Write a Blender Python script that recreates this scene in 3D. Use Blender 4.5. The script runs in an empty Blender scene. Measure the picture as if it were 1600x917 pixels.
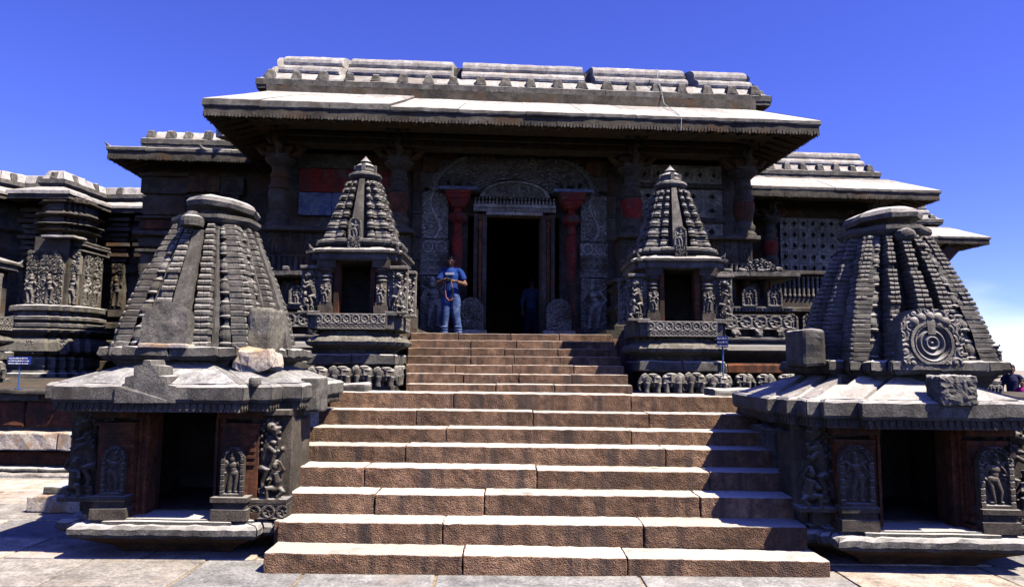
import bpy, math, random
import numpy as np
from mathutils import Vector, Matrix, noise as mn
R = math.radians
sc = bpy.context.scene
COL = sc.collection
random.seed(7)
# ------------------------------------------------------------------ camera, sky, sun
cam_d = bpy.data.cameras.new('camera'); cam = bpy.data.objects.new('camera', cam_d); COL.objects.link(cam)
cam_d.sensor_width = 36; cam_d.lens = 36*1110/1600; cam_d.clip_start = .05; cam_d.clip_end = 3000
PITCH = math.atan((570-458.5)/1110)
cam.matrix_world = Matrix.Translation((0, 0, 1.6)) @ Matrix.Rotation(R(90)+PITCH, 4, 'X') @ Matrix.Rotation(.008, 4, 'Z')
sc.camera = cam
SUN = Vector((.48, -.28, .84)).normalized()          # direction towards the sun
EL = math.asin(SUN.z); AZ = math.atan2(SUN.x, SUN.y)
w = bpy.data.worlds.new('World'); sc.world = w; w.use_nodes = True
nt = w.node_tree; N = nt.nodes; LK = nt.links
bg = N['Background']
sky = N.new('ShaderNodeTexSky'); sky.sky_type = 'NISHITA'; sky.sun_disc = False
sky.sun_elevation = EL; sky.sun_rotation = AZ; sky.altitude = 900; sky.air_density = 1.0; sky.dust_density = .35; sky.ozone_density = 5.5
hs = N.new('ShaderNodeHueSaturation'); hs.inputs['Hue'].default_value = .53; hs.inputs['Saturation'].default_value = 1.12; hs.inputs['Value'].default_value = .96
LK.new(sky.outputs[0], hs.inputs['Color'])
tn = N.new('ShaderNodeMixRGB'); tn.blend_type = 'MULTIPLY'; tn.inputs['Fac'].default_value = 1; tn.inputs['Color2'].default_value = (1.35, 1.45, 2.15, 1); LK.new(hs.outputs[0], tn.inputs['Color1'])
# low bank of pale cloud along the horizon
tc = N.new('ShaderNodeTexCoord'); sp = N.new('ShaderNodeSeparateXYZ'); LK.new(tc.outputs['Generated'], sp.inputs[0])
mp = N.new('ShaderNodeMapping'); mp.inputs['Scale'].default_value = (3, 3, 9); LK.new(tc.outputs['Generated'], mp.inputs[0])
nz = N.new('ShaderNodeTexNoise'); nz.inputs['Scale'].default_value = 1.3; nz.inputs['Detail'].default_value = 5; LK.new(mp.outputs[0], nz.inputs['Vector'])
m1 = N.new('ShaderNodeMath'); m1.operation = 'MULTIPLY_ADD'; m1.inputs[1].default_value = .16; m1.inputs[2].default_value = -.08; LK.new(nz.outputs[0], m1.inputs[0])
m2 = N.new('ShaderNodeMath'); m2.operation = 'ADD'; LK.new(sp.outputs[2], m2.inputs[0]); LK.new(m1.outputs[0], m2.inputs[1])
mr = N.new('ShaderNodeMapRange'); mr.interpolation_type = 'SMOOTHSTEP'
mr.inputs['From Min'].default_value = .02; mr.inputs['From Max'].default_value = .10; mr.inputs['To Min'].default_value = .6; mr.inputs['To Max'].default_value = 0
LK.new(m2.outputs[0], mr.inputs['Value'])
mx = N.new('ShaderNodeMixRGB'); mx.inputs['Color2'].default_value = (14, 14.5, 15, 1)
LK.new(mr.outputs[0], mx.inputs['Fac']); LK.new(tn.outputs[0], mx.inputs['Color1']); LK.new(mx.outputs[0], bg.inputs['Color'])
bg.inputs['Strength'].default_value = .05
sd = bpy.data.lights.new('sun', 'SUN'); sd.energy = 5.0; sd.angle = R(.5); sd.color = (1, .93, .81)
so = bpy.data.objects.new('sun', sd); COL.objects.link(so); so.rotation_euler = SUN.to_track_quat('Z', 'Y').to_euler(); so.location = (20, -8, 40)
vs = sc.view_settings; vs.view_transform = 'Standard'; vs.look = 'None'; vs.exposure = 1.2; vs.gamma = 1
sc.render.use_motion_blur = False
cy = sc.cycles; cy.max_bounces = 3; cy.diffuse_bounces = 0; cy.glossy_bounces = 1; cy.transmission_bounces = 1

# ------------------------------------------------------------------ materials
def mat(name, c1, c2=None, scale=3., bump=.4, fine=60., rough=.9, streak=None, stain=None, pits=0., metal=0., spec=.2, bdist=.012, dust_and_sun=None):
    m = bpy.data.materials.new(name); m.use_nodes = True
    t = m.node_tree; n = t.nodes; l = t.links; b = n['Principled BSDF']
    b.inputs['Roughness'].default_value = rough; b.inputs['Metallic'].default_value = metal; b.inputs['Specular IOR Level'].default_value = spec
    if c2 is None:
        b.inputs['Base Color'].default_value = (*c1, 1); return m
    g = n.new('ShaderNodeNewGeometry')
    def noise(sc_, det=5, r=.6, vec=None):
        q = n.new('ShaderNodeTexNoise'); q.inputs['Scale'].default_value = sc_; q.inputs['Detail'].default_value = det; q.inputs['Roughness'].default_value = r
        l.new(vec or g.outputs['Position'], q.inputs['Vector']); return q.outputs[0]
    def ramp(v, a, b_):
        q = n.new('ShaderNodeMapRange'); q.inputs['From Min'].default_value = a; q.inputs['From Max'].default_value = b_; l.new(v, q.inputs['Value']); return q.outputs[0]
    def mix(f, a, b_, mode='MIX'):
        q = n.new('ShaderNodeMixRGB'); q.blend_type = mode
        for i, s in ((0, f), (1, a), (2, b_)):
            if hasattr(s, 'is_output') or hasattr(s, 'node'): l.new(s, q.inputs[i])
            else: q.inputs[i].default_value = s if i == 0 else (*s, 1)
        return q.outputs[0]
    col = mix(ramp(noise(scale), .35, .65), c1, c2)
    f1 = noise(fine, 6, .7)
    col = mix(1., col, mix(ramp(f1, .3, .7), (.45,)*3, (1.35,)*3), 'MULTIPLY')
    col = mix(1., col, mix(ramp(noise(scale*4.3, 7, .75), .36, .62), (.55,)*3, (1.3,)*3), 'MULTIPLY')
    if stain:
        col = mix(ramp(noise(scale*.55+.37, 6, .65), .52, .66), col, stain)
    if streak:
        mp_ = n.new('ShaderNodeMapping'); mp_.inputs['Scale'].default_value = (7, 7, .5); l.new(g.outputs['Position'], mp_.inputs[0])
        col = mix(ramp(noise(1., 4, .6, mp_.outputs[0]), .48, .66), col, streak)
    if dust_and_sun:  # upward faces painted paler: dust, and sunlight put into the colour
        sx = n.new('ShaderNodeSeparateXYZ'); l.new(g.outputs['Normal'], sx.inputs[0])
        q = n.new('ShaderNodeMath'); q.operation = 'MULTIPLY'; l.new(ramp(sx.outputs[2], .45, .95), q.inputs[0]); l.new(ramp(noise(scale*2), .15, .42), q.inputs[1])
        col = mix(q.outputs[0], col, dust_and_sun)
    oi = n.new('ShaderNodeObjectInfo')
    rv = n.new('ShaderNodeMapRange'); rv.inputs['To Min'].default_value = .80; rv.inputs['To Max'].default_value = 1.16; l.new(oi.outputs['Random'], rv.inputs['Value'])
    hv = n.new('ShaderNodeHueSaturation'); l.new(rv.outputs[0], hv.inputs['Value']); l.new(col, hv.inputs['Color']); col = hv.outputs[0]
    l.new(col, b.inputs['Base Color'])
    h = f1
    if pits:
        v = n.new('ShaderNodeTexVoronoi'); v.inputs['Scale'].default_value = pits; l.new(g.outputs['Position'], v.inputs['Vector'])
        q = n.new('ShaderNodeMath'); q.operation = 'ADD'; l.new(f1, q.inputs[0]); l.new(v.outputs[0], q.inputs[1]); h = q.outputs[0]
    bp = n.new('ShaderNodeBump'); bp.inputs['Strength'].default_value = bump; bp.inputs['Distance'].default_value = bdist
    l.new(h, bp.inputs['Height']); l.new(bp.outputs[0], b.inputs['Normal'])
    return m
MT = dict(
    schist=mat('grey_schist', (.175, .158, .134), (.088, .080, .068), 2.2, .8, 70, stain=(.07, .06, .047), dust_and_sun=(.46, .43, .385)),
    carved=mat('carved_schist', (.23, .205, .17), (.11, .098, .082), 3, .6, 90, stain=(.085, .068, .05), dust_and_sun=(.40, .375, .34)),
    facade=mat('facade_schist', (.115, .098, .075), (.046, .040, .031), 1.6, .7, 60, stain=(.085, .045, .02)),  # darker schist copy: porch and eave shade painted into the colour
    shaded=mat('weathered_dark_schist', (.115, .092, .069), (.055, .045, .034), 2.4, .7, 70, stain=(.05, .04, .03), dust_and_sun=(.26, .245, .22)),  # schist darkened to paint shade onto the shrine fronts
    lightcarved=mat('dusty_carved_schist', (.46, .405, .32), (.24, .21, .165), 3, .6, 90, stain=(.11, .085, .058)),  # paler tone of the carved schist
    greyroof=mat('grey_roof_stone', (.30, .285, .262), (.22, .21, .195), 1.6, .4, 45, stain=(.16, .145, .125)),
    tan=mat('tan_schist', (.20, .18, .14), (.13, .115, .09), 4, .7, 60, stain=(.10, .085, .06)),
    ochre=mat('iron_stained_stone', (.125, .068, .030), (.055, .036, .022), 3, .5, 50, streak=(.03, .02, .014), stain=(.10, .034, .018)),
    rust=mat('red_stained_stone', (.19, .062, .026), (.05, .027, .016), 3.5, .5, 50, streak=(.03, .021, .018), stain=(.04, .026, .018)),
    red=mat('red_limewash', (.27, .026, .016), (.12, .02, .015), 4, .3, 50, streak=(.07, .03, .024), stain=(.10, .07, .055)),
    blue=mat('blue_limewash', (.10, .125, .21), (.19, .20, .22), 4, .3, 50, stain=(.07, .08, .11)),
    plaster=mat('sunbleached_roof_stone', (.47, .43, .38), (.36, .33, .295), 1.4, .35, 40, stain=(.27, .23, .185), streak=(.30, .27, .235)),
    parapet=mat('limewashed_parapet', (.46, .44, .41), (.30, .29, .275), 2.0, .4, 55, stain=(.20, .195, .18)),
    granite=mat('brown_granite', (.30, .175, .102), (.15, .084, .050), 2.6, .9, 95, streak=(.085, .058, .044), pits=90, bdist=.008, dust_and_sun=(.58, .515, .43)),  # near-white treads: sun brightness painted in by the pale top colour
    pale=mat('pale_block', (.50, .42, .33), (.34, .29, .24), 4, .5, 50, stain=(.30, .18, .09)),
    pave1=mat('paving_pale', (.37, .335, .29), (.285, .255, .22), 1.2, .3, 40, stain=(.36, .28, .21)),
    pave2=mat('paving_grey', (.22, .212, .20), (.29, .275, .255), 1.0, .3, 40, stain=(.30, .25, .21)),
    pave3=mat('paving_tan', (.46, .38, .30), (.38, .30, .23), 1.3, .3, 40, stain=(.42, .38, .34)),
    joint=mat('joint_mortar', (.34, .25, .16), (.24, .19, .13), 2, .5, 40),
    earth=mat('dry_ground', (.34, .28, .21), (.25, .21, .16), .2, .3, 8),
    skin=mat('skin', (.17, .085, .05), (.15, .075, .045), 8, .05, 60, rough=.6),
    skin2=mat('skin_light', (.28, .16, .10), (.26, .15, .095), 8, .05, 60, rough=.6),
    hair=mat('hair', (.012, .01, .009), (.02, .016, .014), 30, .4, 120, rough=.6),
    tee=mat('blue_cotton', (.014, .055, .24), (.010, .04, .18), 12, .25, 160),
    navy=mat('navy_cotton', (.018, .02, .06), (.012, .014, .045), 12, .25, 160),
    denim=mat('denim', (.075, .125, .27), (.035, .06, .16), 9, .5, 200, stain=(.2, .25, .36)),
    dusk=mat('faded_blue_cloth', (.05, .075, .14), (.04, .06, .11), 9, .3, 160),
    pink=mat('pink_cloth', (.55, .03, .25), (.45, .02, .2), 9, .3, 160),
    white=mat('white_paint', (.75, .75, .73), (.66, .66, .65), 20, .1, 90),
    black=mat('black_plastic', (.015, .015, .016), (.02, .02, .02), 20, .1, 90, rough=.45),
    strap=mat('tan_strap', (.42, .16, .10), (.34, .12, .08), 20, .1, 90, rough=.6),
    signblue=mat('blue_enamel', (.014, .03, .19), (.014, .028, .17), 10, .05, 90, rough=.4),
    postblue=mat('blue_post_paint', (.05, .13, .32), (.045, .11, .28), 10, .05, 90, rough=.45),
    cable=mat('pale_cable', (.5, .5, .48), (.4, .4, .39), 20, .1, 90),
    leather=mat('shoe', (.35, .36, .38), (.2, .2, .22), 20, .1, 90))

# ------------------------------------------------------------------ mesh helpers
def fbm(p, f, o=2):
    return mn.fractal(Vector(p)*f, 1., 2., o, noise_basis='PERLIN_ORIGINAL')
class M:
    def __init__(s): s.v = []; s.f = []
    def add(s, vs, fs):
        k = len(s.v); s.v += [tuple(map(float, q)) for q in vs]; s.f += [tuple(i+k for i in f) for f in fs]; return s
    def merge(s, o): return s.add(o.v, o.f)
    def xf(s, loc=(0, 0, 0), rz=0., sc_=1.):
        c, n = math.cos(rz), math.sin(rz)
        s.v = [(loc[0]+sc_*(x*c-y*n), loc[1]+sc_*(x*n+y*c), loc[2]+sc_*z) for x, y, z in s.v]; return s
    def mirror(s): s.v = [(-x, y, z) for x, y, z in s.v]; s.f = [f[::-1] for f in s.f]; return s
    def rough(s, amp, f=6., seed=0.):
        o = Vector((seed*3.1, seed*7.7, seed*1.3)); r = []
        for p in s.v:
            P = Vector(p)*f+o; r.append((p[0]+amp*mn.noise(P), p[1]+amp*mn.noise(P+Vector((31, 0, 0))), p[2]+amp*mn.noise(P+Vector((0, 47, 0)))))
        s.v = r; return s
    def box(s, x0, x1, y0, y1, z0, z1, t=0.):        # t: inward taper of the top
        v = [(x0, y0, z0), (x1, y0, z0), (x1, y1, z0), (x0, y1, z0), (x0+t, y0+t, z1), (x1-t, y0+t, z1), (x1-t, y1-t, z1), (x0+t, y1-t, z1)]
        return s.add(v, [(3, 2, 1, 0), (4, 5, 6, 7), (0, 1, 5, 4), (1, 2, 6, 5), (2, 3, 7, 6), (3, 0, 4, 7)])
    def rbox(s, x0, x1, y0, y1, z0, z1, b=.015, seg=.2, amp=.0, f=6., seed=0.):
        lo = np.array([x0, y0, z0]); hi = np.array([x1, y1, z1]); b = min(b, .45*min(hi-lo))
        ax = []
        for i in range(3):
            n = max(1, int(round((hi[i]-lo[i]-2*b)/seg))); ax.append([lo[i]]+[lo[i]+b+(hi[i]-lo[i]-2*b)*k/n for k in range(n+1)]+[hi[i]])
        t = M()
        for d in range(3):
            a, c = (d+1) % 3, (d+2) % 3
            for side in (0, 1):
                vs = []; na, nc = len(ax[a]), len(ax[c])
                for q in ax[c]:
                    for p in ax[a]:
                        P = np.zeros(3); P[a] = p; P[c] = q; P[d] = (hi if side else lo)[d]
                        Q = np.clip(P, lo+b, hi-b); D = P-Q; L = np.linalg.norm(D); vs.append(Q+D/L*b if L > 1e-9 else P)
                fs = []
                for j in range(nc-1):
                    for i in range(na-1):
                        k = j*na+i; q4 = (k, k+1, k+1+na, k+na); fs.append(q4 if side else q4[::-1])
                t.add(vs, fs)
        if amp: t.rough(amp, f, seed)
        return s.merge(t)
    def lathe(s, prof, n=20, c=(0, 0), sx=1., sy=1.):
        vs = []; fs = []; m = len(prof)
        for r, z in prof:
            for k in range(n):
                a = 2*math.pi*k/n; vs.append((c[0]+sx*r*math.cos(a), c[1]+sy*r*math.sin(a), z))
        for j in range(m-1):
            for k in range(n): fs.append((j*n+k, j*n+(k+1) % n, (j+1)*n+(k+1) % n, (j+1)*n+k))
        fs.append(tuple(range(n))[::-1]); fs.append(tuple((m-1)*n+k for k in range(n)))
        return s.add(vs, fs)
    def tube(s, path, rad, n=8):
        P = [Vector(p) for p in path]; rs = rad if isinstance(rad, (list, tuple)) else [rad]*len(P)
        vs = []; fs = []; u = None
        for i, p in enumerate(P):
            d = (P[min(i+1, len(P)-1)]-P[max(i-1, 0)]).normalized()
            if u is None: u = d.orthogonal().normalized()
            u = (u-d*u.dot(d)).normalized(); v = d.cross(u)
            for k in range(n):
                a = 2*math.pi*k/n; vs.append(p+rs[i]*(math.cos(a)*u+math.sin(a)*v))
        for j in range(len(P)-1):
            for k in range(n): fs.append((j*n+k, j*n+(k+1) % n, (j+1)*n+(k+1) % n, (j+1)*n+k))
        fs.append(tuple(range(n))[::-1]); fs.append(tuple((len(P)-1)*n+k for k in range(n)))
        return s.add(vs, fs)
    def ell(s, c, r, nu=12, nv=8, rot=None):
        vs = []; fs = []
        r = (r, r, r) if not isinstance(r, (list, tuple)) else r
        Rm = rot or Matrix.Identity(3)
        for j in range(nv+1):
            t = math.pi*j/nv
            for k in range(nu):
                a = 2*math.pi*k/nu
                q = Rm @ Vector((r[0]*math.sin(t)*math.cos(a), r[1]*math.sin(t)*math.sin(a), -r[2]*math.cos(t))); vs.append((c[0]+q.x, c[1]+q.y, c[2]+q.z))
        for j in range(nv):
            for k in range(nu): fs.append((j*nu+k, j*nu+(k+1) % nu, (j+1)*nu+(k+1) % nu, (j+1)*nu+k))
        return s.add(vs, fs)
    def field(s, w_, h_, fn, nx, ny, depth, mask=None, thick=.03, z0=0.):
        """carved panel facing -Y: x in +-w/2, z from z0 up; fn(u,v in metres from centre/bottom)->0..1 arrays"""
        X, Z = np.meshgrid(np.linspace(-w_/2, w_/2, nx+1), np.linspace(0, h_, ny+1)); H = np.clip(fn(X, Z), 0, 1.5)*depth
        vs = [(X[j, i], -H[j, i], z0+Z[j, i]) for j in range(ny+1) for i in range(nx+1)]; k = (nx+1)
        mk = np.ones((ny, nx), bool)
        if mask is not None:
            Xc = (X[:-1, :-1]+X[1:, 1:])/2; Zc = (Z[:-1, :-1]+Z[1:, 1:])/2; mk = mask(Xc, Zc)
        fs = [(j*k+i, j*k+i+1, (j+1)*k+i+1, (j+1)*k+i) for j in range(ny) for i in range(nx) if mk[j, i]]
        nb = len(vs); back = {}
        def bk(q):
            if q not in back: back[q] = nb+len(back); vs.append((vs[q][0], thick, vs[q][2]))
            return back[q]
        for j in range(ny):
            for i in range(nx):
                if not mk[j, i]: continue
                a, b, c, d = j*k+i, j*k+i+1, (j+1)*k+i+1, (j+1)*k+i
                if j == 0 or not mk[j-1, i]: fs.append((b, a, bk(a), bk(b)))
                if j == ny-1 or not mk[j+1, i]: fs.append((d, c, bk(c), bk(d)))
                if i == 0 or not mk[j, i-1]: fs.append((a, d, bk(d), bk(a)))
                if i == nx-1 or not mk[j, i+1]: fs.append((c, b, bk(b), bk(c)))
        return s.add(vs, fs)
    def mould(s, plan, prof, seg=None, closed=True, cap=True):
        """stack of mouldings: profile (offset, z) swept round a plan polygon (counter-clockwise)"""
        P = resample(plan, seg, closed) if seg else [(p, m) for p, m in zip(plan, miters(plan, closed))]
        n = len(P); vs = []; fs = []
        for o, z in prof:
            for p, m in P: vs.append((p[0]+o*m[0], p[1]+o*m[1], z))
        for j in range(len(prof)-1):
            for k in range(n if closed else n-1):
                a = j*n+k; b = j*n+(k+1) % n; fs.append((a, b, b+n, a+n))
        if cap and closed: fs.append(tuple(range(n))[::-1]); fs.append(tuple((len(prof)-1)*n+k for k in range(n)))
        return s.add(vs, fs)
def miters(plan, closed=True):
    n = len(plan); out = []
    for i in range(n):
        a = plan[i-1] if (closed or i) else None; b = plan[i]; c = plan[(i+1) % n] if (closed or i < n-1) else None
        def nrm(p, q):
            d = Vector((q[0]-p[0], q[1]-p[1])).normalized(); return Vector((d.y, -d.x))
        if a is None: m = nrm(b, c)
        elif c is None: m = nrm(a, b)
        else:
            n1, n2 = nrm(a, b), nrm(b, c); q = 1+n1.dot(n2); m = (n1+n2)/q if q > .1 else n1
        out.append((m[0], m[1]))
    return out
def resample(plan, seg, closed=True):
    ms = miters(plan, closed); n = len(plan); out = []
    for i in range(n if closed else n-1):
        p, q = np.array(plan[i]), np.array(plan[(i+1) % n]); a, b = np.array(ms[i]), np.array(ms[(i+1) % n])
        k = max(1, int(round(np.linalg.norm(q-p)/seg)))
        for t in range(k): out.append((p+(q-p)*t/k, a+(b-a)*t/k))
    if not closed: out.append((np.array(plan[-1]), np.array(ms[-1])))
    return out
def edge_piece(plan, i, sec, a, b, nseg=1, closed=True):
    """one stone of a ring: section (offset, z) polygon between parameters a..b of plan edge i, mitred at the corners"""
    ms = miters(plan, closed); n = len(plan); p, q = np.array(plan[i]), np.array(plan[(i+1) % n]); ma, mb = np.array(ms[i]), np.array(ms[(i+1) % n])
    vs = []; fs = []; k = len(sec)
    for t in range(nseg+1):
        u = a+(b-a)*t/nseg
        for o, z in sec:
            P = (1-u)*(p+o*ma)+u*(q+o*mb); vs.append((P[0], P[1], z))
    for t in range(nseg):
        for j in range(k): fs.append((t*k+j, (t+1)*k+j, (t+1)*k+(j+1) % k, t*k+(j+1) % k))
    fs.append(tuple(range(k))); fs.append(tuple(nseg*k+j for j in range(k))[::-1])
    return M().add(vs, fs)
def cross(a, *steps, ay=None):
    """square of half width a with central bays (half width w, projection p) on the four sides, counter-clockwise"""
    q = [(-a, -a)]; L = []
    st = sorted(steps, key=lambda t: -t[0])
    off = a
    side = [(-a, -a)]
    for w_, p in st: side += [(-w_, -off), (-w_, -(a+p))]; off = a+p
    side += [(-x, y) for x, y in side[::-1]]
    out = []
    for k in range(4):
        c, n = [(1, 0), (0, 1), (-1, 0), (0, -1)][k]
        for x, y in side[:-1]: out.append((x*c-y*n, x*n+y*c))
    return out

# ------------------------------------------------------------------ object helpers
def thing(name, label, cat, loc=(0, 0, 0), rz=0., group=None):
    o = bpy.data.objects.new(name, None); COL.objects.link(o); o.location = loc; o.rotation_euler = (0, 0, rz); o.empty_display_size = .2
    o['label'] = label; o['category'] = cat
    if group: o['group'] = group
    return o
def part(name, m, material, parent=None, loc=(0, 0, 0), rz=0., smooth=False, label=None, kind=None):
    if isinstance(m, M):
        me = bpy.data.meshes.new(name); me.from_pydata(m.v, [], m.f); me.update()
        if smooth: me.polygons.foreach_set('use_smooth', [True]*len(me.polygons))
        me.materials.append(MT[material])
    else: me = m
    o = bpy.data.objects.new(name, me); COL.objects.link(o); o.location = loc; o.rotation_euler = (0, 0, rz)
    if parent: o.parent = parent
    if label: o['label'] = label
    if kind: o['kind'] = kind
    return o
def fuse(m, vox, material, name='mesh', smooth=True):
    """weld overlapping shapes into one continuous skin"""
    me = bpy.data.meshes.new(name); me.from_pydata(m.v, [], m.f); me.update()
    o = bpy.data.objects.new('weld', me); COL.objects.link(o)
    md = o.modifiers.new('r', 'REMESH'); md.mode = 'VOXEL'; md.voxel_size = vox
    md2 = o.modifiers.new('s', 'SMOOTH'); md2.factor = .4; md2.iterations = 1
    dg = bpy.context.evaluated_depsgraph_get(); r = bpy.data.meshes.new_from_object(o.evaluated_get(dg)); r.name = name
    bpy.data.objects.remove(o); r.materials.clear(); r.materials.append(MT[material])
    if smooth: r.polygons.foreach_set('use_smooth', [True]*len(r.polygons))
    return r

# ------------------------------------------------------------------ carving patterns (heights 0..1 over a panel)
def carve(seed, size):
    """curling foliage: packed spirals"""
    def fn(X, Z):
        rng = np.random.RandomState(seed); H = np.zeros_like(X)+.12
        x0, x1, z0, z1 = X.min(), X.max(), Z.min(), Z.max(); best = np.full(X.shape, 9.)
        for a in np.arange(x0, x1+size, size):
            for b in np.arange(z0, z1+size, size):
                cx, cz = a+rng.uniform(-.35, .35)*size, b+rng.uniform(-.35, .35)*size; Rr = size*rng.uniform(.6, .85); d = rng.choice([-1, 1]); ph = rng.uniform(0, 6.28)
                r = np.hypot(X-cx, Z-cz)/Rr; t = np.arctan2(Z-cz, X-cx)
                s = .55+.45*np.cos(2*math.pi*r*1.9+d*t+ph); s = np.where(r < .16, 1., s)*np.clip(1.25-r*.6, 0, 1)
                near = r < best; H = np.where(near, np.where(r < 1, s, .15), H); best = np.minimum(best, r)
        return H
    return fn
def vine(h, n_in=5):
    """row of scroll roundels with flowers"""
    def fn(X, Z):
        k = h; c = (np.floor(X/k)+.5)*k; r = np.hypot(X-c, Z-h/2)/(h/2); t = np.arctan2(Z-h/2, X-c)
        H = np.where(np.abs(r-.78) < .15, 1., .1)
        H = np.where(r < .55, .35+.5*np.cos(n_in*t)*(r/.55)*(r > .2)+.35*(r < .2), H)
        H = np.where((r > 1.02), .55, H); H = np.where((Z < h*.06) | (Z > h*.94), .9, H)
        return H
    return fn
def dentil(pitch, h):
    def fn(X, Z):
        a = np.abs(((X/pitch) % 1)-.5)*2
        H = np.where(Z > h*.6, .9, np.where(Z > h*.5, .2, np.where(a < .55, .75-.3*(Z < h*.15), .1))); return H
    return fn
def fig_h(X, Z, h, seed, sway=.05):
    """standing figure, height h, centred on x=0"""
    rng = np.random.RandomState(seed); H = np.zeros_like(X)
    def e(cx, cz, rx, rz, a=1.):
        nonlocal H
        d = ((X-cx*h)/(rx*h))**2+((Z-cz*h)/(rz*h))**2; H = np.maximum(H, a*np.sqrt(np.clip(1-d, 0, 1)))
    def limb(x0, z0, x1, z1, r0, r1, a=.75):
        for t in np.linspace(0, 1, 7): e(x0+(x1-x0)*t, z0+(z1-z0)*t, r0+(r1-r0)*t, r0+(r1-r0)*t, a)
    s = sway*rng.choice([-1, 1])
    e(s*.6, .86, .075, .085, 1.); e(s*.6, .96, .055, .075, .9); e(0, .70, .125, .09, .85); e(-s*.3, .60, .09, .09, .8); e(-s, .50, .13, .09, .95)
    limb(-s-.07, .46, -.08, .25, .075, .055); limb(-.08, .25, -.07+s*.5, .04, .055, .04); limb(-s+.07, .46, .10, .25, .075, .055); limb(.10, .25, .07, .04, .055, .04)
    k = rng.uniform(-.1, .15)
    limb(-.13, .75, -.24, .58, .045, .035); limb(-.24, .58, -.20+k*.3, .72+k, .035, .03); limb(.13, .75, .25, .60, .045, .035); limb(.25, .60, .16, .48+k, .035, .03)
    limb(-.12, .76, -.26, .84, .035, .028, .6); limb(.12, .76, .26, .86, .035, .028, .6); e(-.09, .03, .07, .03, .7); e(.10, .03, .07, .03, .7)
    for q in range(3): e(-.2+.2*q, .5-.06*(q % 2), .03, .035, .7)
    return H
def niche(w_, h_, seed, n=44):
    """arched niche with a figure: stands on z=0, faces -Y"""
    zs = h_-w_/2
    cv = carve(seed+5, w_*.17)
    def r_(X, Z): return np.where(Z > zs, np.hypot(X, (Z-zs)*.95), np.abs(X))/(w_/2)
    def fn(X, Z):
        r = r_(X, Z); H = .08+0*X
        H = np.maximum(H, fig_h(X, Z-h_*.07, h_*.80, seed)*.95)
        fr = np.where(Z > zs, .55+.5*cv(X, Z), np.where((Z*18/h_) % 2 < .35, .45, .95))
        H = np.where(r > .70, fr, H); return np.where(Z < h_*.06, 1., H)
    ny = int(n*h_/w_)
    return M().field(w_, h_, fn, n, ny, w_*.16, lambda X, Z: r_(X, Z) < 1.0, thick=w_*.12)
def figure_panel(w_, h_, seed, nx=40, depth=.07, bg=True):
    cv = carve(seed, w_*.22)
    def fn(X, Z): return np.maximum(fig_h(X, Z-h_*.04, h_*.92, seed), .45*cv(X, Z) if bg else .05)
    return M().field(w_, h_, fn, nx, int(nx*h_/w_), depth)

# ================================================================== GROUND
g = part('ground', M().add([(-600, -300, -.035), (600, -300, -.035), (600, 900, -.035), (-600, 900, -.035)], [(0, 1, 2, 3)]), 'earth'); g['kind'] = 'structure'
bed = part('paving_bed', M().box(-13, 13, 2.5, 16, -.3, -.012), 'joint'); bed['kind'] = 'structure'
rng = random.Random(3)
y = 3.0; row = 0
while y < 13:
    d = rng.uniform(.55, .95); x = -12+rng.uniform(-.5, 0)
    while x < 11:
        wd = rng.uniform(.7, 1.7)
        vis = not (y > 8.2 and -2.4 < x and x+wd < 2.9) and not (y > 10.6 and x < 4) and not (6 < y and -1.6 < x and x+wd < 2.3)
        if abs(x) > .55*y+3.2: vis = False
        if vis:
            s = M().rbox(x+.012, x+wd-.012, y+.012, y+d-.012, -.05, rng.uniform(-.006, .004), .008, .5, .012, 2.5, row)
            k = rng.random(); mtl = 'pave1' if k < .55 else 'pave2' if k < .8 else 'pave3'
            if y < 5.75 and -2.6 < x < 2.2: mtl = 'pave2' if rng.random() < .8 else 'pave3'
            part('paving_slab', s, mtl, bed)
        x += wd
    y += d; row += 1

# ================================================================== LOWER STAIRCASE
st = thing('stone_staircase', 'broad lower flight of eight brown granite steps between the two large shrines', 'staircase', (.25, 5.64, 0))
ST = [(-1.90, 2.468, .154, .116, [728, 978]), (-1.903, 2.43, .316, .309, [697, 1003]), (-2.10, 2.55, .489, .476, [593, 760, 1090]), (-2.13, 2.578, .661, .646, [576, 840, 1105]),
      (-2.13, 2.618, .824, .809, [638, 1038]), (-2.10, 2.6, .969, .948, [700, 985]), (-2.03, 2.6, 1.122, 1.097, [653, 834, 1013]), (-1.996, 2.541, 1.29, 1.27, [711, 985])]
for i, (xl, xr, zl, zr, js) in enumerate(ST):
    y0 = 5.64+.32*i; xs = [xl]+[(j-800)*y0/1110*1.0 for j in js]+[xr]
    for k in range(len(xs)-1):
        a, b = xs[k], xs[k+1]; zt = zl+(zr-zl)*((a+b)/2-xl)/(xr-xl); zb = (ST[i-1][2]-.03) if i else -.06
        dz = random.uniform(-.006, .006)
        s = M().rbox(a+.004, b-.004, y0+random.uniform(-.008, .008), y0+.46, zb, zt+dz, .010, .04 if i < 5 else .055, .006, 15, i*5+k)
        s.v = [(x-.25, yy-5.64, z+(.5-(x-a)/(b-a))*(zl-zr)*(b-a)/(xr-xl)) for x, yy, z in s.v]
        part('step_stone', s, 'granite', st)
part('stair_core', M().box(-2.2, 2.2, .4, 2.9, -.05, .3).box(-2.2, 2.2, 1.0, 2.9, .25, .62).box(-2.2, 2.2, 1.7, 2.9, .5, .94).box(-2.2, 2.2, 2.3, 2.9, .9, 1.2), 'granite', st)

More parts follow.
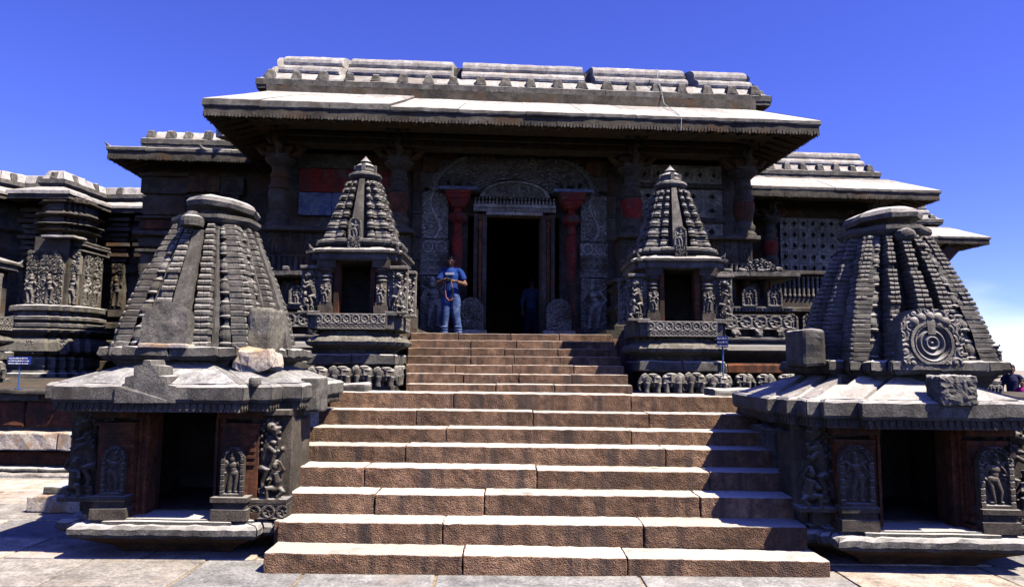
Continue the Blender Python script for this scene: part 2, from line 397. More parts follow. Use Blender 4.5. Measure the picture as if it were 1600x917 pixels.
# ================================================================== UPPER STAIRCASE
us = thing('stone_staircase', 'narrower upper flight of seven brown steps climbing between the two slender shrines to the doorway', 'staircase', (0, 8.6, 1.28))
for i in range(7):
    xl, xr = [(-1.27, 1.46), (-1.32, 1.46), (-1.37, 1.46), (-1.4, 1.47), (-1.44, 1.47), (-1.47, 1.48), (-1.5, 1.48)][i]
    zt = 1.368+.115*i; y0 = 8.6+.32*i
    n = random.choice([3, 4]); xs = [xl]+sorted(xl+(xr-xl)*(k+random.uniform(-.22, .22))/n for k in range(1, n))+[xr]
    for k in range(n):
        s = M().rbox(xs[k]+.004, xs[k+1]-.004, y0+random.uniform(-.012, .012), y0+.5, zt-.135, zt+random.uniform(-.004, .004), .009, .07, .005, 11, 50+i*4+k)
        part('step_stone', s.xf((0, -8.6, -1.28)), 'granite', us)
part('stair_core', M().box(-1.25, 1.42, .35, 2.4, 0, .1).box(-1.3, 1.42, .9, 2.4, .05, .3).box(-1.4, 1.42, 1.5, 2.4, .25, .5), 'granite', us)

# ================================================================== TERRACE (platform the temple stands on)
te = thing('stone_terrace', 'low red-stained stone terrace wall behind the large shrines carrying the temple', 'terrace', (0, 10.3, 0))
def course(y0, z0, z1, x0, x1, mtl, out, b=.02, wd=(.7, 1.5), amp=.02, name='wall_block'):
    x = x0; k = 0
    while x < x1-.01:
        w_ = min(random.uniform(*wd), x1-x)
        if x1-x-w_ < .25: w_ = x1-x
        s = M().rbox(x+.005, x+w_-.005, y0-out+random.uniform(-.01, .01), y0+.3, z0+.003, z1-.003, b, .16, amp, 7, x0+k)
        m_ = mtl if isinstance(mtl, str) else random.choice(mtl)
        part(name, s.xf((0, -10.3, 0)), m_, te); x += w_; k += 1
for (x0, x1, y0) in ((-14, -2.45, 10.35), (2.75, 9, 10.55)):
    course(y0, -.05, .05, x0, x1, 'pave1', .34, name='kerb_stone'); course(y0, .05, .11, x0, x1, 'schist', .2, name='kerb_stone')
    course(y0, .13, .32, x0, x1, 'rust', .02); course(y0, .34, .60, x0, x1, ['pale', 'schist', 'schist'] if x0 < 0 else ['pale', 'ochre'], .17, amp=.03)
    course(y0, .66, 1.02, x0, x1, 'rust', .0); course(y0, 1.03, 1.12, x0, x1, ['ochre', 'schist'], .06); course(y0, 1.125, 1.2, x0, x1, 'facade', .16)
    part('terrace_core', M().box(x0, x1, y0+.05-10.3, y0+1-10.3, -.05, 1.19), 'schist', te)
for sx, x0, x1 in ((-1, -2.5, -1.9), (1, 2.3, 2.85)):
    part('terrace_core', M().box(x0, x1, 8.2-10.3, .6, -.05, 1.22), 'schist', te)
part('terrace_floor', M().box(-14, 9, .27, 9, 1.0, 1.195), 'facade', te); part('terrace_floor', M().box(-2.5, 2.8, -2.4, .26, 1.0, 1.26), 'granite', te)
part('terrace_landing', M().box(-1.55, 1.5, .26, 5.2, 1.2, 2.05).box(-3.2, 3.2, 1.6, 5.2, 1.2, 2.052), 'granite', te)
for k, (a, b, c, d, e_, f_) in enumerate(((-2.2, -1.62, 8.0, 8.35, 1.1, 1.38), (-2.28, -2.02, 7.3, 7.9, .3, 1.12), (-2.36, -2.04, 6.75, 7.3, .3, .85), (2.5, 2.75, 6.9, 7.6, .3, 1.0), (2.5, 2.8, 7.6, 8.2, .4, 1.2), (2.3, 2.75, 8.1, 8.6, 1.1, 1.35))):
    part('cheek_block', M().rbox(a, b, c-10.3, d-10.3, e_, f_, .03, .12, .03, 5, k), 'schist' if k in (0, 3, 4, 5) else 'pale', te)

# ================================================================== LARGE SHRINES
def rib_mesh(hfun, z0, z1, t, d, wid, bands, proud, face, notch=0., seed=0, rnd=True):
    """one vertical stack of squared courses on a tower face. hfun(z)=half width; t lateral and d outward position as factors of it"""
    rg = random.Random(seed); m = M(); vs = []; fs = []; lev = []
    for k in range(bands):
        a = z0+(z1-z0)*k/bands; b = z0+(z1-z0)*(k+1)/bands; h = b-a; j = rg.uniform(.82, 1.12); jw = rg.uniform(-.006, .006)
        if rg.random() < .07: j *= .55; jw -= .012
        c = .80 if rnd else .90
        lev += [(a+h*.02, .05, -.010), (a+h*.10, .9*j, jw), (a+h*.30, 1.0*j, jw), (a+h*.66, 1.0*j, jw), (a+h*.84, c*j, jw), (a+h*.90, .1, -.010)]
    for z, p, jw in lev:
        h = hfun(z); hw = max(.012, wid*h+jw); dep = d*h; pr = proud*p; gr = .55 if not rnd else .85
        sec = [(-hw, -.10), (-hw, pr*.75), (-hw*.86, pr), (-hw*.07, pr), (0, pr*gr), (hw*.07, pr), (hw*.86, pr), (hw, pr*.75), (hw, -.10)]
        for x, o in sec: vs.append((t*h+x, -(dep+o), z))
    K = 9
    for j in range(len(lev)-1):
        for k in range(K-1): fs.append((j*K+k, j*K+k+1, (j+1)*K+k+1, (j+1)*K+k))
    fs.append(tuple((len(lev)-1)*K+k for k in range(K))); fs.append(tuple(range(K))[::-1])
    m.add(vs, fs); return m.xf(rz=face*math.pi/2)
def flat_mesh(hfun, z0, z1, t, d, wid, proud, face, n=8, amp=.006, seed=0):
    m = M(); vs = []; fs = []
    for k in range(n+1):
        z = z0+(z1-z0)*k/n; h = hfun(z); hw = wid*h; dep = d*h+proud
        vs += [(t*h-hw, -dep+.12, z), (t*h-hw, -dep, z), (t*h, -dep-.004, z), (t*h+hw, -dep, z), (t*h+hw, -dep+.12, z)]
    for j in range(n):
        for k in range(4): fs.append((j*5+k, j*5+k+1, j*5+k+6, j*5+k+5))
    fs.append(tuple(n*5+k for k in range(5)))
    return m.add(vs, fs).rough(amp, 9, seed).xf(rz=face*math.pi/2)
def lion_group(seed, h=.85, w_=.42):
    """high-relief group: rearing maned beast above a crouching warrior against a carved slab, faces -Y, stands on z=0"""
    m = M(); a = h; rg = random.Random(seed)
    m.tube([(-.07*a, 0, .30*a), (-.04*a, -.02, .45*a), (.0, -.03, .58*a), (.02*a, -.03, .70*a)], [.06*a, .075*a, .08*a, .06*a], 10)
    m.ell((.03*a, -.06, .80*a), (.065*a, .065*a, .06*a)); m.tube([(.05*a, -.08, .79*a), (.11*a, -.10, .77*a)], [.045*a, .03*a], 8); m.tube([(.05*a, -.08, .755*a), (.10*a, -.095, .725*a)], [.03*a, .02*a], 8)
    m.ell((.06*a, -.11, .825*a), .016*a, 6, 5); m.tube([(.0, -.05, .84*a), (-.02*a, -.05, .91*a)], [.025*a, .008*a], 6)
    for q in range(16):
        t = q/15*4.2-.2; rr = (.085+.02*(q % 2))*a; m.ell((.02*a-rr*math.cos(t), -.05-.02*(q % 2), .77*a+rr*math.sin(t)), .022*a, 7, 5)
    for q in range(10): m.ell((-.03*a+.05*a*math.sin(q*2.1), -.075, (.50+.025*q)*a), .018*a, 6, 5)
    m.tube([(.03*a, -.07, .64*a), (.12*a, -.10, .62*a), (.14*a, -.11, .69*a)], [.032*a, .024*a, .022*a]); m.tube([(.02*a, -.08, .58*a), (.11*a, -.11, .52*a), (.14*a, -.12, .56*a)], [.032*a, .024*a, .02*a])
    m.tube([(-.08*a, -.03, .34*a), (.01*a, -.08, .33*a), (-.05*a, -.07, .20*a), (-.03*a, -.08, .13*a)], [.065*a, .045*a, .028*a, .03*a]); m.tube([(-.11*a, -.01, .33*a), (-.16*a, -.03, .22*a), (-.14*a, -.04, .10*a)], [.055*a, .035*a, .028*a])
    m.tube([(-.12*a, 0, .30*a), (-.2*a, -.02, .36*a), (-.21*a, -.02, .50*a), (-.16*a, -.02, .58*a), (-.12*a, -.02, .54*a), (-.14*a, -.02, .49*a)], [.02*a, .02*a, .018*a, .017*a, .016*a, .02*a])
    m.tube([(.10*a, -.05, .12*a), (.12*a, -.07, .22*a), (.10*a, -.08, .31*a)], [.045*a, .055*a, .045*a]); m.ell((.10*a, -.10, .38*a), (.04*a, .04*a, .046*a)); m.ell((.10*a, -.08, .425*a), (.035*a, .035*a, .025*a)); m.tube([(.13*a, -.08, .29*a), (.20*a, -.10, .34*a), (.15*a, -.12, .44*a)], [.024*a, .02*a, .016*a])
    m.tube([(.07*a, -.08, .29*a), (.02*a, -.12, .22*a), (.08*a, -.14, .25*a)], [.022*a, .019*a, .016*a]); m.tube([(.1*a, -.07, .13*a), (.02*a, -.13, .15*a), (.02*a, -.11, .04*a)], [.042*a, .03*a, .022*a]); m.tube([(.13*a, -.06, .13*a), (.2*a, -.10, .10*a), (.13*a, -.11, .04*a)], [.042*a, .03*a, .022*a])
    for q in range(3):
        m.tube([(-.03*a+.06*a*math.cos(t*.7), -.06-.01*q, .05*a+.03*a*q+.035*a*math.sin(t*.7)) for t in range(8)], [.014*a]*8, 6)
    for q in range(14): m.ell((rg.uniform(-.2, .2)*a, -.03, rg.uniform(.06, .95)*a), rg.uniform(.015, .03)*a, 7, 5)
    m.box(-.235*a, .235*a, -.015, .07*a, 0, .95*a); m.box(-.25*a, .25*a, -.15*a, .08*a, -.02*a, .03*a); m.box(-.24*a, .24*a, -.12*a, .08*a, .93*a, 1.0*a)
    return fuse(m, .0075, 'carved', 'sculpture')
def elephant_mesh():
    m = M()
    m.ell((.02, 0, .128), (.105, .062, .078)); m.ell((.085, 0, .128), (.05, .055, .07)); m.ell((-.085, 0, .15), (.058, .05, .062)); m.ell((-.075, 0, .195), (.03, .036, .024))
    m.tube([(-.115, 0, .15), (-.150, -.008, .105), (-.158, -.012, .06), (-.145, -.016, .028), (-.122, -.018, .022)], [.036, .026, .019, .015, .012])
    m.tube([(-.118, -.034, .12), (-.15, -.044, .10), (-.17, -.044, .108)], [.011, .008, .004], 6)
    m.ell((-.052, -.052, .148), (.036, .014, .05)); m.ell((-.103, -.043, .168), (.008, .008, .008), 6, 5)
    for x, s in ((-.055, -1), (.085, -1), (-.025, 1), (.06, 1)): m.tube([(x, s*.034, .11), (x-.006, s*.036, .05), (x-.008, s*.036, 0)], [.042, .030, .032])
    m.tube([(.128, 0, .15), (.143, 0, .11), (.136, 0, .06)], [.010, .008, .011], 6)
    m.tube([(.03, -.066, .195), (.03, -.070, .13), (.03, -.058, .07)], .008, 6); m.tube([(-.03, -.03, .20), (.03, -.062, .175), (.11, -.045, .165)], .007, 6); m.ell((.02, 0, .2), (.06, .055, .016))
    for q in range(5): m.ell((.0+.02*q, -.072, .115+.004*(q % 2)), .008, 6, 5)
    return fuse(m, .0065, 'carved', 'elephant')
ELE = elephant_mesh()

def big_shrine(x, y, rz, label, kind):
    s = thing('small_shrine', label, 'shrine', (x, y, 0), rz, 'shrines flanking the foot of the stairs'); L = kind == 'worn'; dz = 0 if L else -.075
    sd = 1 if L else 40
    # base slab: overhanging worn lip on an inward sloping foot
    bp = cross(.80, (.72, .16))
    part('base_slab', M().mould(bp, [(-.28, -.03), (-.20, .06), (-.02, .15), (.02, .19)], .15).rough(.012, 5, sd), 'ochre', s)
    sec = [(-.4, .17), (.03, .17), (.055, .20), (.055, .245), (.03, .27), (-.4, .27)]
    for i in range(len(bp)):
        ln = math.dist(bp[i], bp[(i+1) % len(bp)])
        part('plinth_stone', edge_piece(bp, i, sec, .004/ln, 1-.004/ln, max(1, int(ln/.06))).rough(.014, 12, i+sd), 'schist', s)
    part('upper_plinth', M().mould(cross(.75, (.66, .10), (.50, .17)), [(.03, .265), (.03, .295), (0, .30), (0, .31)], .12).rough(.008, 6, sd+3), 'schist', s); part('chamber_floor', M().box(-.62, .62, -.58, .56, .3, .325), 'facade', s)
    # cella: walls as open box so that the doorway is a real dark room
    zt = 1.22+dz; z0 = .30
    wl = M(); wl.box(-.72, .72, .55, .72, z0, zt); wl.box(-.72, -.60, -.6, .55, z0, zt); wl.box(.60, .72, -.6, .55, z0, zt)
    wl.box(-.72, -.36, -.62, -.5, z0, zt); wl.box(.36, .72, -.62, -.5, z0, zt); wl.box(-.71, .71, -.60, .70, zt, zt+.05)
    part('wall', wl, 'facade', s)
    for sg in (-1, 1):
        # broad ochre pilaster with capital, cluster of mouldings, and a narrow door jamb
        p = M(); cx = sg*.53; p.box(cx-.15, cx+.15, -.80, -.62, z0+.10, zt-.16)
        p.box(cx-.19, cx+.19, -.86, -.62, zt-.09, zt); p.box(cx-.165, cx+.165, -.83, -.62, zt-.16, zt-.13); p.box(cx-.18, cx+.18, -.85, -.62, z0, z0+.05); p.box(cx-.165, cx+.165, -.83, -.62, z0+.065, z0+.12)
        for q in range(5): p.box(cx-.13, cx+.13, -.815, -.62, zt-.26-.055*q, zt-.235-.055*q)
        part('pilaster', p.rough(.004, 8, sg), 'rust', s)
        part('door_jamb', M().box(sg*.33-.045, sg*.33+.045, -.72, -.5, z0, zt).box(sg*.30-.012, sg*.30+.012, -.74, -.5, z0, zt).box(sg*.36-.012, sg*.36+.012, -.74, -.5, z0, zt), 'rust', s)
        nl = s if True else None
        ox = sg*(.50 if L else .55); hn = .40 if L else .48; wn = .19 if L else .27
        part('niche_pedestal', M().box(ox-.15, ox+.15, -.93, -.80, z0, z0+.09).box(ox-.13, ox+.13, -.91, -.80, z0+.09, z0+.15).box(ox-.15, ox+.15, -.94, -.80, z0+.15, z0+.19).rough(.006, 9, sg), 'shaded', s)
        part('niche_relief', niche(wn, hn, 11+sg+sd).xf((ox, -.86, z0+.19)), 'shaded', s, label='arched niche relief of a standing figure')
        # corner pier, then a slab and the sculptured beast group at the side
        part('corner_pier', M().box(sg*.75-.08, sg*.75+.08, -.66, -.48, z0, zt).box(sg*.75-.11, sg*.75+.11, -.69, -.45, zt-.10, zt).box(sg*.75-.09, sg*.75+.09, -.7, -.45, z0, z0+.1), 'shaded', s)
        part('side_slab', M().rbox(sg*.885-.035, sg*.885+.035, -.62, -.10, z0, zt-.12, .015, .15, .012, 6, sg), 'shaded', s)
    lg = lion_group(sd); lg.materials.clear(); lg.materials.append(MT['shaded'])
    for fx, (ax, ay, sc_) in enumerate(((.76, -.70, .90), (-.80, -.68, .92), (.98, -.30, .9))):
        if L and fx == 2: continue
        o = part('beast_sculpture', lg, 'shaded', s, (ax, ay, z0+.14)); o.scale = (sc_ if fx != 1 else -sc_, 1.1, sc_)
    part('sculpture_pedestal', M().field(.42, .12, vine(.12), 70, 20, .02, thick=.25).xf((.74, -.82, z0)), 'shaded', s)
    # eave: rough lip over a carved hanging fascia, then sloping roof slabs
    ep = cross(.89, (.72, .17)) if L else cross(.87, (.76, .08), (.50, .16))
    ep = [(a, b-.10 if b < -.8 else b) for a, b in ep]
    ep = [(a-(.08 if L else .07), b) for a, b in ep]
    zb = 1.20+dz
    part('eave_soffit', M().mould(ep, [(-.35, zb+.05), (-.16, zb+.02), (-.03, zb), (0, zb), (0, zb+.075), (-.3, zb+.10)], None), 'schist', s)
    # pendants on the fascia
    pd = M(); ms = miters(ep)
    for i in range(len(ep)):
        p, q = Vector(ep[i]), Vector(ep[(i+1) % len(ep)]); ln = (q-p).length; k = max(1, int(ln/.055)); d = (q-p)/ln; nn = Vector((d.y, -d.x))
        if nn.y > .5: continue
        for j in range(k):
            c = p+d*ln*(j+.5)/k+nn*.004; e = d*.018
            vs = [(c.x-e.x, c.y-e.y, zb+.07), (c.x+e.x, c.y+e.y, zb+.07), (c.x+e.x, c.y+e.y, zb+.03), (c.x, c.y, zb+.005), (c.x-e.x, c.y-e.y, zb+.03)]
            pd.add(vs+[(a+nn.x*.012, b+nn.y*.012, z_) for a, b, z_ in vs], [(5, 9, 8, 7, 6)]+[(t, t+5, (t+1) % 5+5, (t+1) % 5) for t in range(5)])
    part('fascia_pendants', pd, 'facade', s, kind='stuff')
    sec = [(-.25, zb+.075), (.03, zb+.075), (.045, zb+.10), (.045, zb+.20), (.02, zb+.22), (-.06, zb+.225), (-.25, zb+.225)]
    for i in range(len(ep)):
        ln = math.dist(ep[i], ep[(i+1) % len(ep)]); n = 1 if ln < .9 else (2 if L else 1)
        for k in range(n):
            part('eave_slab', edge_piece(ep, i, sec, k/n+.003/ln, (k+1)/n-.003/ln, max(1, int(ln/n/.07))).rough(.010, 11, i*3+k+sd), 'schist', s)
    sec2 = [(-.04, zb+.20), (-.02, zb+.228), (-.45, zb+.40), (-.50, zb+.40), (-.50, zb+.2)]
    for i in range(len(ep)):
        ln = math.dist(ep[i], ep[(i+1) % len(ep)])
        if ln > .15: part('roof_slab', edge_piece(ep, i, sec2, 0, 1, max(1, int(ln/.15))).rough(.006, 6, i+sd), 'greyroof' if L else 'plaster', s)
    part('roof_core', M().mould(cross(.52), [(.0, zb+.15), (.0, zb+.42)]).mould(ep, [(-.04, zb+.12), (-.06, zb+.215), (-.35, zb+.33)]), 'schist', s)
    if L:
        a = M(); ol = [(-.24, .0), (-.24, .13), (-.17, .14), (-.165, .21), (-.10, .215), (-.10, .29), (-.04, .30), (-.03, .34), (.03, .34), (.04, .30), (.10, .29), (.10, .215), (.165, .21), (.17, .14), (.24, .13), (.24, 0)][::-1]; n = len(ol)
        a.add([(x-.10, -1.215, zb+.075+z_) for x, z_ in ol]+[(x-.10, -.98, zb+.075+z_) for x, z_ in ol], [tuple(range(n))[::-1], tuple(range(n, 2*n))]+[(q, (q+1) % n, (q+1) % n+n, q+n) for q in range(n)])
        a.rough(.012, 12, 3)
        part('eave_ornament', a, 'schist', s, label='stepped stone ornament on the eave')
        part('eave_stub', M().rbox(.68, .75, -1.12, -.96, zb+.2, zb+.29, .03, .03), 'schist', s)
        part('repair_block', M().rbox(.92, 1.08, -.45, -.1, zb-.04, zb+.27, .02, .1, .02, 6, 4), 'schist', s, label='rough grey block set at the eave corner')
    else:
        cv = carve(91, .07)
        part('eave_ornament', M().rbox(-.04, .24, -1.23, -1.0, zb+.19, zb+.42, .02, .02, .016, 30, 8), 'schist', s, label='pitted square block standing on the eave')
    off = (-.10 if L else .17, 0, 0)
    def tpart(name, m, material, parent, loc=(0, 0, 0), **k): return part(name, m, material, parent, (loc[0]+off[0], loc[1], loc[2]), **k)
    # tower seat
    tz = 1.60+dz; q = cross(.54, (.44, .15), (.30, .24))
    ring = [(-.3, tz), (.06, tz+.02), (.10, tz+.06), (.09, tz+.125), (.05, tz+.135), (-.3, tz+.135)]
    tpart('tower_foot', M().mould(cross(.52, (.4, .12)), [(0, tz-.12), (.02, tz-.05), (.08, tz+.03), (.0, tz+.05)], .1).rough(.01, 8, sd), 'schist', s)
    for i in range(len(q)):
        ln = math.dist(q[i], q[(i+1) % len(q)]); n = max(1, round(ln/.3))
        for k in range(n): tpart('cornice_stone', edge_piece(q, i, ring, k/n+.004/ln, (k+1)/n-.004/ln, max(1, int(ln/n/.06))).rough(.020, 8, i*2+k+sd), 'schist', s)
    # tower of ribs
    a0, a1 = tz+.13, (2.93 if L else 2.90)+dz
    hf = lambda z: np.interp((z-a0)/(a1-a0), [0, .25, .5, .75, 1.0], [.74, .675, .575, .455, .33] if L else [.735, .68, .58, .455, .32])
    core = M(); vs = []; n = 10
    for k in range(n+1):
        z = a0+(a1-a0)*k/n; h = hf(z)*.68
        core.v += [(-h, -h, z), (h, -h, z), (h, h, z), (-h, h, z)]
    core.f = [(k*4+j, k*4+(j+1) % 4, k*4+4+(j+1) % 4, k*4+4+j) for k in range(n) for j in range(4)]+[(n*4, n*4+1, n*4+2, n*4+3)]
    tpart('tower_core', core, 'schist', s)
    nb = 21 if L else 28
    for face in range(4):
        for t, d, wd, pr, mode in (((0, 1.0, .12, .035, 'c'), (-.27, .95, .105, .045, 'b'), (.27, .95, .105, .045, 'b'), (-.42, .86, .035, .03, 'f'), (.42, .86, .035, .03, 'f'), (-.54, .82, .065, .05, 'm'), (.54, .82, .065, .05, 'm'), (-.77, .76, .115, .04, 'b'), (.77, .76, .115, .04, 'b')) if L else ((0, 1.0, .11, .06, 'c'), (-.35, .92, .085, .06, 'b'), (.35, .92, .085, .06, 'b'), (-.57, .76, .06, .045, 'm'), (.57, .76, .06, .045, 'm'), (-.77, .77, .09, .055, 'b'), (.77, .77, .09, .055, 'b'))):
            if face == 2 and mode != 'b': continue
            seed = face*20+int(t*10)+sd
            if mode == 'b': rm = rib_mesh(hf, a0, a1-.02, t, d, wd, nb, pr, face, seed=seed, rnd=L)
            elif mode == 'f': rm = flat_mesh(hf, a0, a1-.05, t, d, wd, pr, face, 14, .008, seed)
            elif mode == 'm': rm = bud_rib(hf, a0, a1-.04, t, d, wd*1.05, 6, face, .05, seed)
            else:
                rm = flat_mesh(hf, a0, a1-.1, t, d, wd, pr, face, seed=seed) if L else rib_mesh(hf, a0, a1, t, d, wd*.95, nb, pr*1.1, face, seed=seed, rnd=L)
            rm.rough(.006, 16, seed)
            tpart('tower_rib', rm, 'schist', s)
    # front shield
    if L:
        ax = M(); n = 40
        def msk(X, Z): return np.where(Z > .22, np.hypot(X/.20, (Z-.22)/.17) < 1, np.abs(X) < .20+0*Z)
        ax.field(.42, .40, lambda X, Z: .5+.2*np.cos(X*20)*0+.25*np.array([[fbm((a, b, 3), 9, 3) for a, b in zip(r1, r2)] for r1, r2 in zip(X, Z)]), 36, 36, .03, msk, thick=.12)
        ax.v = [(x_, y_+.16*z_, z_) for x_, y_, z_ in ax.v]; tpart('shield_panel', ax.xf((-.06, -.85, a0)), 'schist', s, label='blank rounded stone panel on the tower front')
        tpart('shield_sill', M().rbox(-.25, .17, -.90, -.7, a0-.012, a0+.03, .01, .06, .01), 'pale', s)
        tpart('tower_stub', M().lathe([(.10, 2.86), (.105, 2.90), (.10, 2.94), (.06, 2.96), (.04, 3.0)], 14, (-.06, -.42)).rough(.008, 10, 2), 'schist', s)
        tpart('repair_block', M().rbox(.56, .79, -.62, -.25, a0-.04, a0+.36, .03, .06, .02, 8, 9), 'tan', s, label='tan rough block leaning at the tower corner')
        tpart('broken_fragment', M().rbox(.50, .84, -.74, -.35, a0-.19, a0-.02, .06, .05, .06, 7, 12), 'pale', s, label='pale broken fragment under the tan block')
        tpart('broken_fragment', M().rbox(-.86, -.66, .0, .3, a0+.2, a0+.36, .04, .05, .03, 7, 15), 'tan', s, label='tan fragment at the far tower corner')
    else:
        cv = carve(33, .10)
        def emb(X, Z):
            r = np.hypot(X, (Z-.17)*.95)/.15; H = .35+.4*cv(X, Z)
            H = np.where(r < 1.25, .15, H); H = np.where((r > 1.0) & (r < 1.18), .8, H); H = np.where(r < .95, .5+.4*np.cos(r*2*math.pi*3.2), H)
            for k in range(5):
                a = math.pi*(.28+.11*k); d = np.hypot(X-.20*math.cos(a), Z-.20-.19*math.sin(a))/.045; H = np.maximum(H, np.sqrt(np.clip(1-d*d, 0, 1))*1.2)
            H = np.where((np.abs(X) < .035) & (Z > .24) & (Z < .36), .9, H); return H
        ax = M().field(.48, .46, emb, 80, 76, .04, lambda X, Z: np.where(Z > .28, np.hypot(X/.26, (Z-.26)/.20) < 1, np.abs(X) < .24), thick=.22)
        ax.v = [(x_, y_+.10*z_, z_) for x_, y_, z_ in ax.v]; tpart('shield_panel', ax.xf((-.06, -.86, a0-.02)), 'carved', s, label='carved shield with concentric rings on the tower front')
        tpart('repair_block', M().rbox(-1.0, -.80, -.55, -.1, a0-.05, a0+.28, .03, .06, .018, 8, 9), 'schist', s)
        tpart('tower_stub', M().rbox(-.06, .10, -.45, -.3, 2.74, 2.85, .04, .04, .02, 9), 'schist', s)
    # octagonal top slab and tilted cap
    octo = [(math.cos(R(22.5+45*k)), math.sin(R(22.5+45*k))) for k in range(8)]
    o1 = [(a*.39, b*.39) for a, b in octo]
    tpart('top_slab', M().mould(o1, [(-.03, a1-.02), (0, a1), (.02, a1+.03), (.015, a1+.065), (-.06, a1+.07)], .08).rough(.01, 9, sd), 'schist', s)
    c = M().mould([(a*.30, b*.30) for a, b in octo], [(-.12, 0), (-.08, .045), (.03, .07), (.045, .11), (.02, .15), (-.06, .185), (-.17, .20)], .07).rough(.012, 8, sd+1)
    cp = tpart('capstone', c, 'schist', s, (.07 if L else -.02, -.06, a1+.06)); cp.rotation_euler = (R(-3), R(7 if L else -4), R(10))
    tpart('neck', M().lathe([(.22, a1+.05), (.2, a1+.12)], 16), 'schist', s)
    return s
def bud_rib(hfun, z0, z1, t, d, wid, n, face, proud, seed=0, taper=.9):
    """stack of little pot-shaped turrets, smaller as they climb"""
    rg = random.Random(seed); m = M(); ws = [taper**k for k in range(n)]; tot = sum(ws); z = z0
    for k in range(n):
        hh = (z1-z0)*ws[k]/tot
        prof = [(.45, 0), (.5, .06), (.95, .10), (1., .17), (.78, .21), (.98, .36), (.98, .46), (.80, .66), (.92, .70), (.92, .76), (.55, .80), (.42, .93), (.15, .99)]
        vs = []; fs = []
        for s_, q in prof:
            zz = z+hh*q; h = hfun(zz); hw = wid*h*s_; o = d*h+proud*s_
            vs += [(t*h-hw, -d*h+.10, zz), (t*h-hw, -o, zz), (t*h-hw*.35, -o-.012*s_, zz), (t*h+hw*.35, -o-.012*s_, zz), (t*h+hw, -o, zz), (t*h+hw, -d*h+.10, zz)]
        for j in range(len(prof)-1):
            for q in range(5): fs.append((j*6+q, j*6+q+1, j*6+q+7, j*6+q+6))
        fs.append(tuple((len(prof)-1)*6+q for q in range(6))); fs.append(tuple(range(6))[::-1])
        m.add(vs, fs); z += hh
    return m.xf(rz=face*math.pi/2)
big_shrine(-2.83, 6.95, R(0), 'large worn shrine left of the lower steps, blank rounded panel on its tower', 'worn')
big_shrine(3.38, 6.72, R(-2), 'large grey shrine right of the lower steps with a ringed emblem carved on its tower', 'emblem')

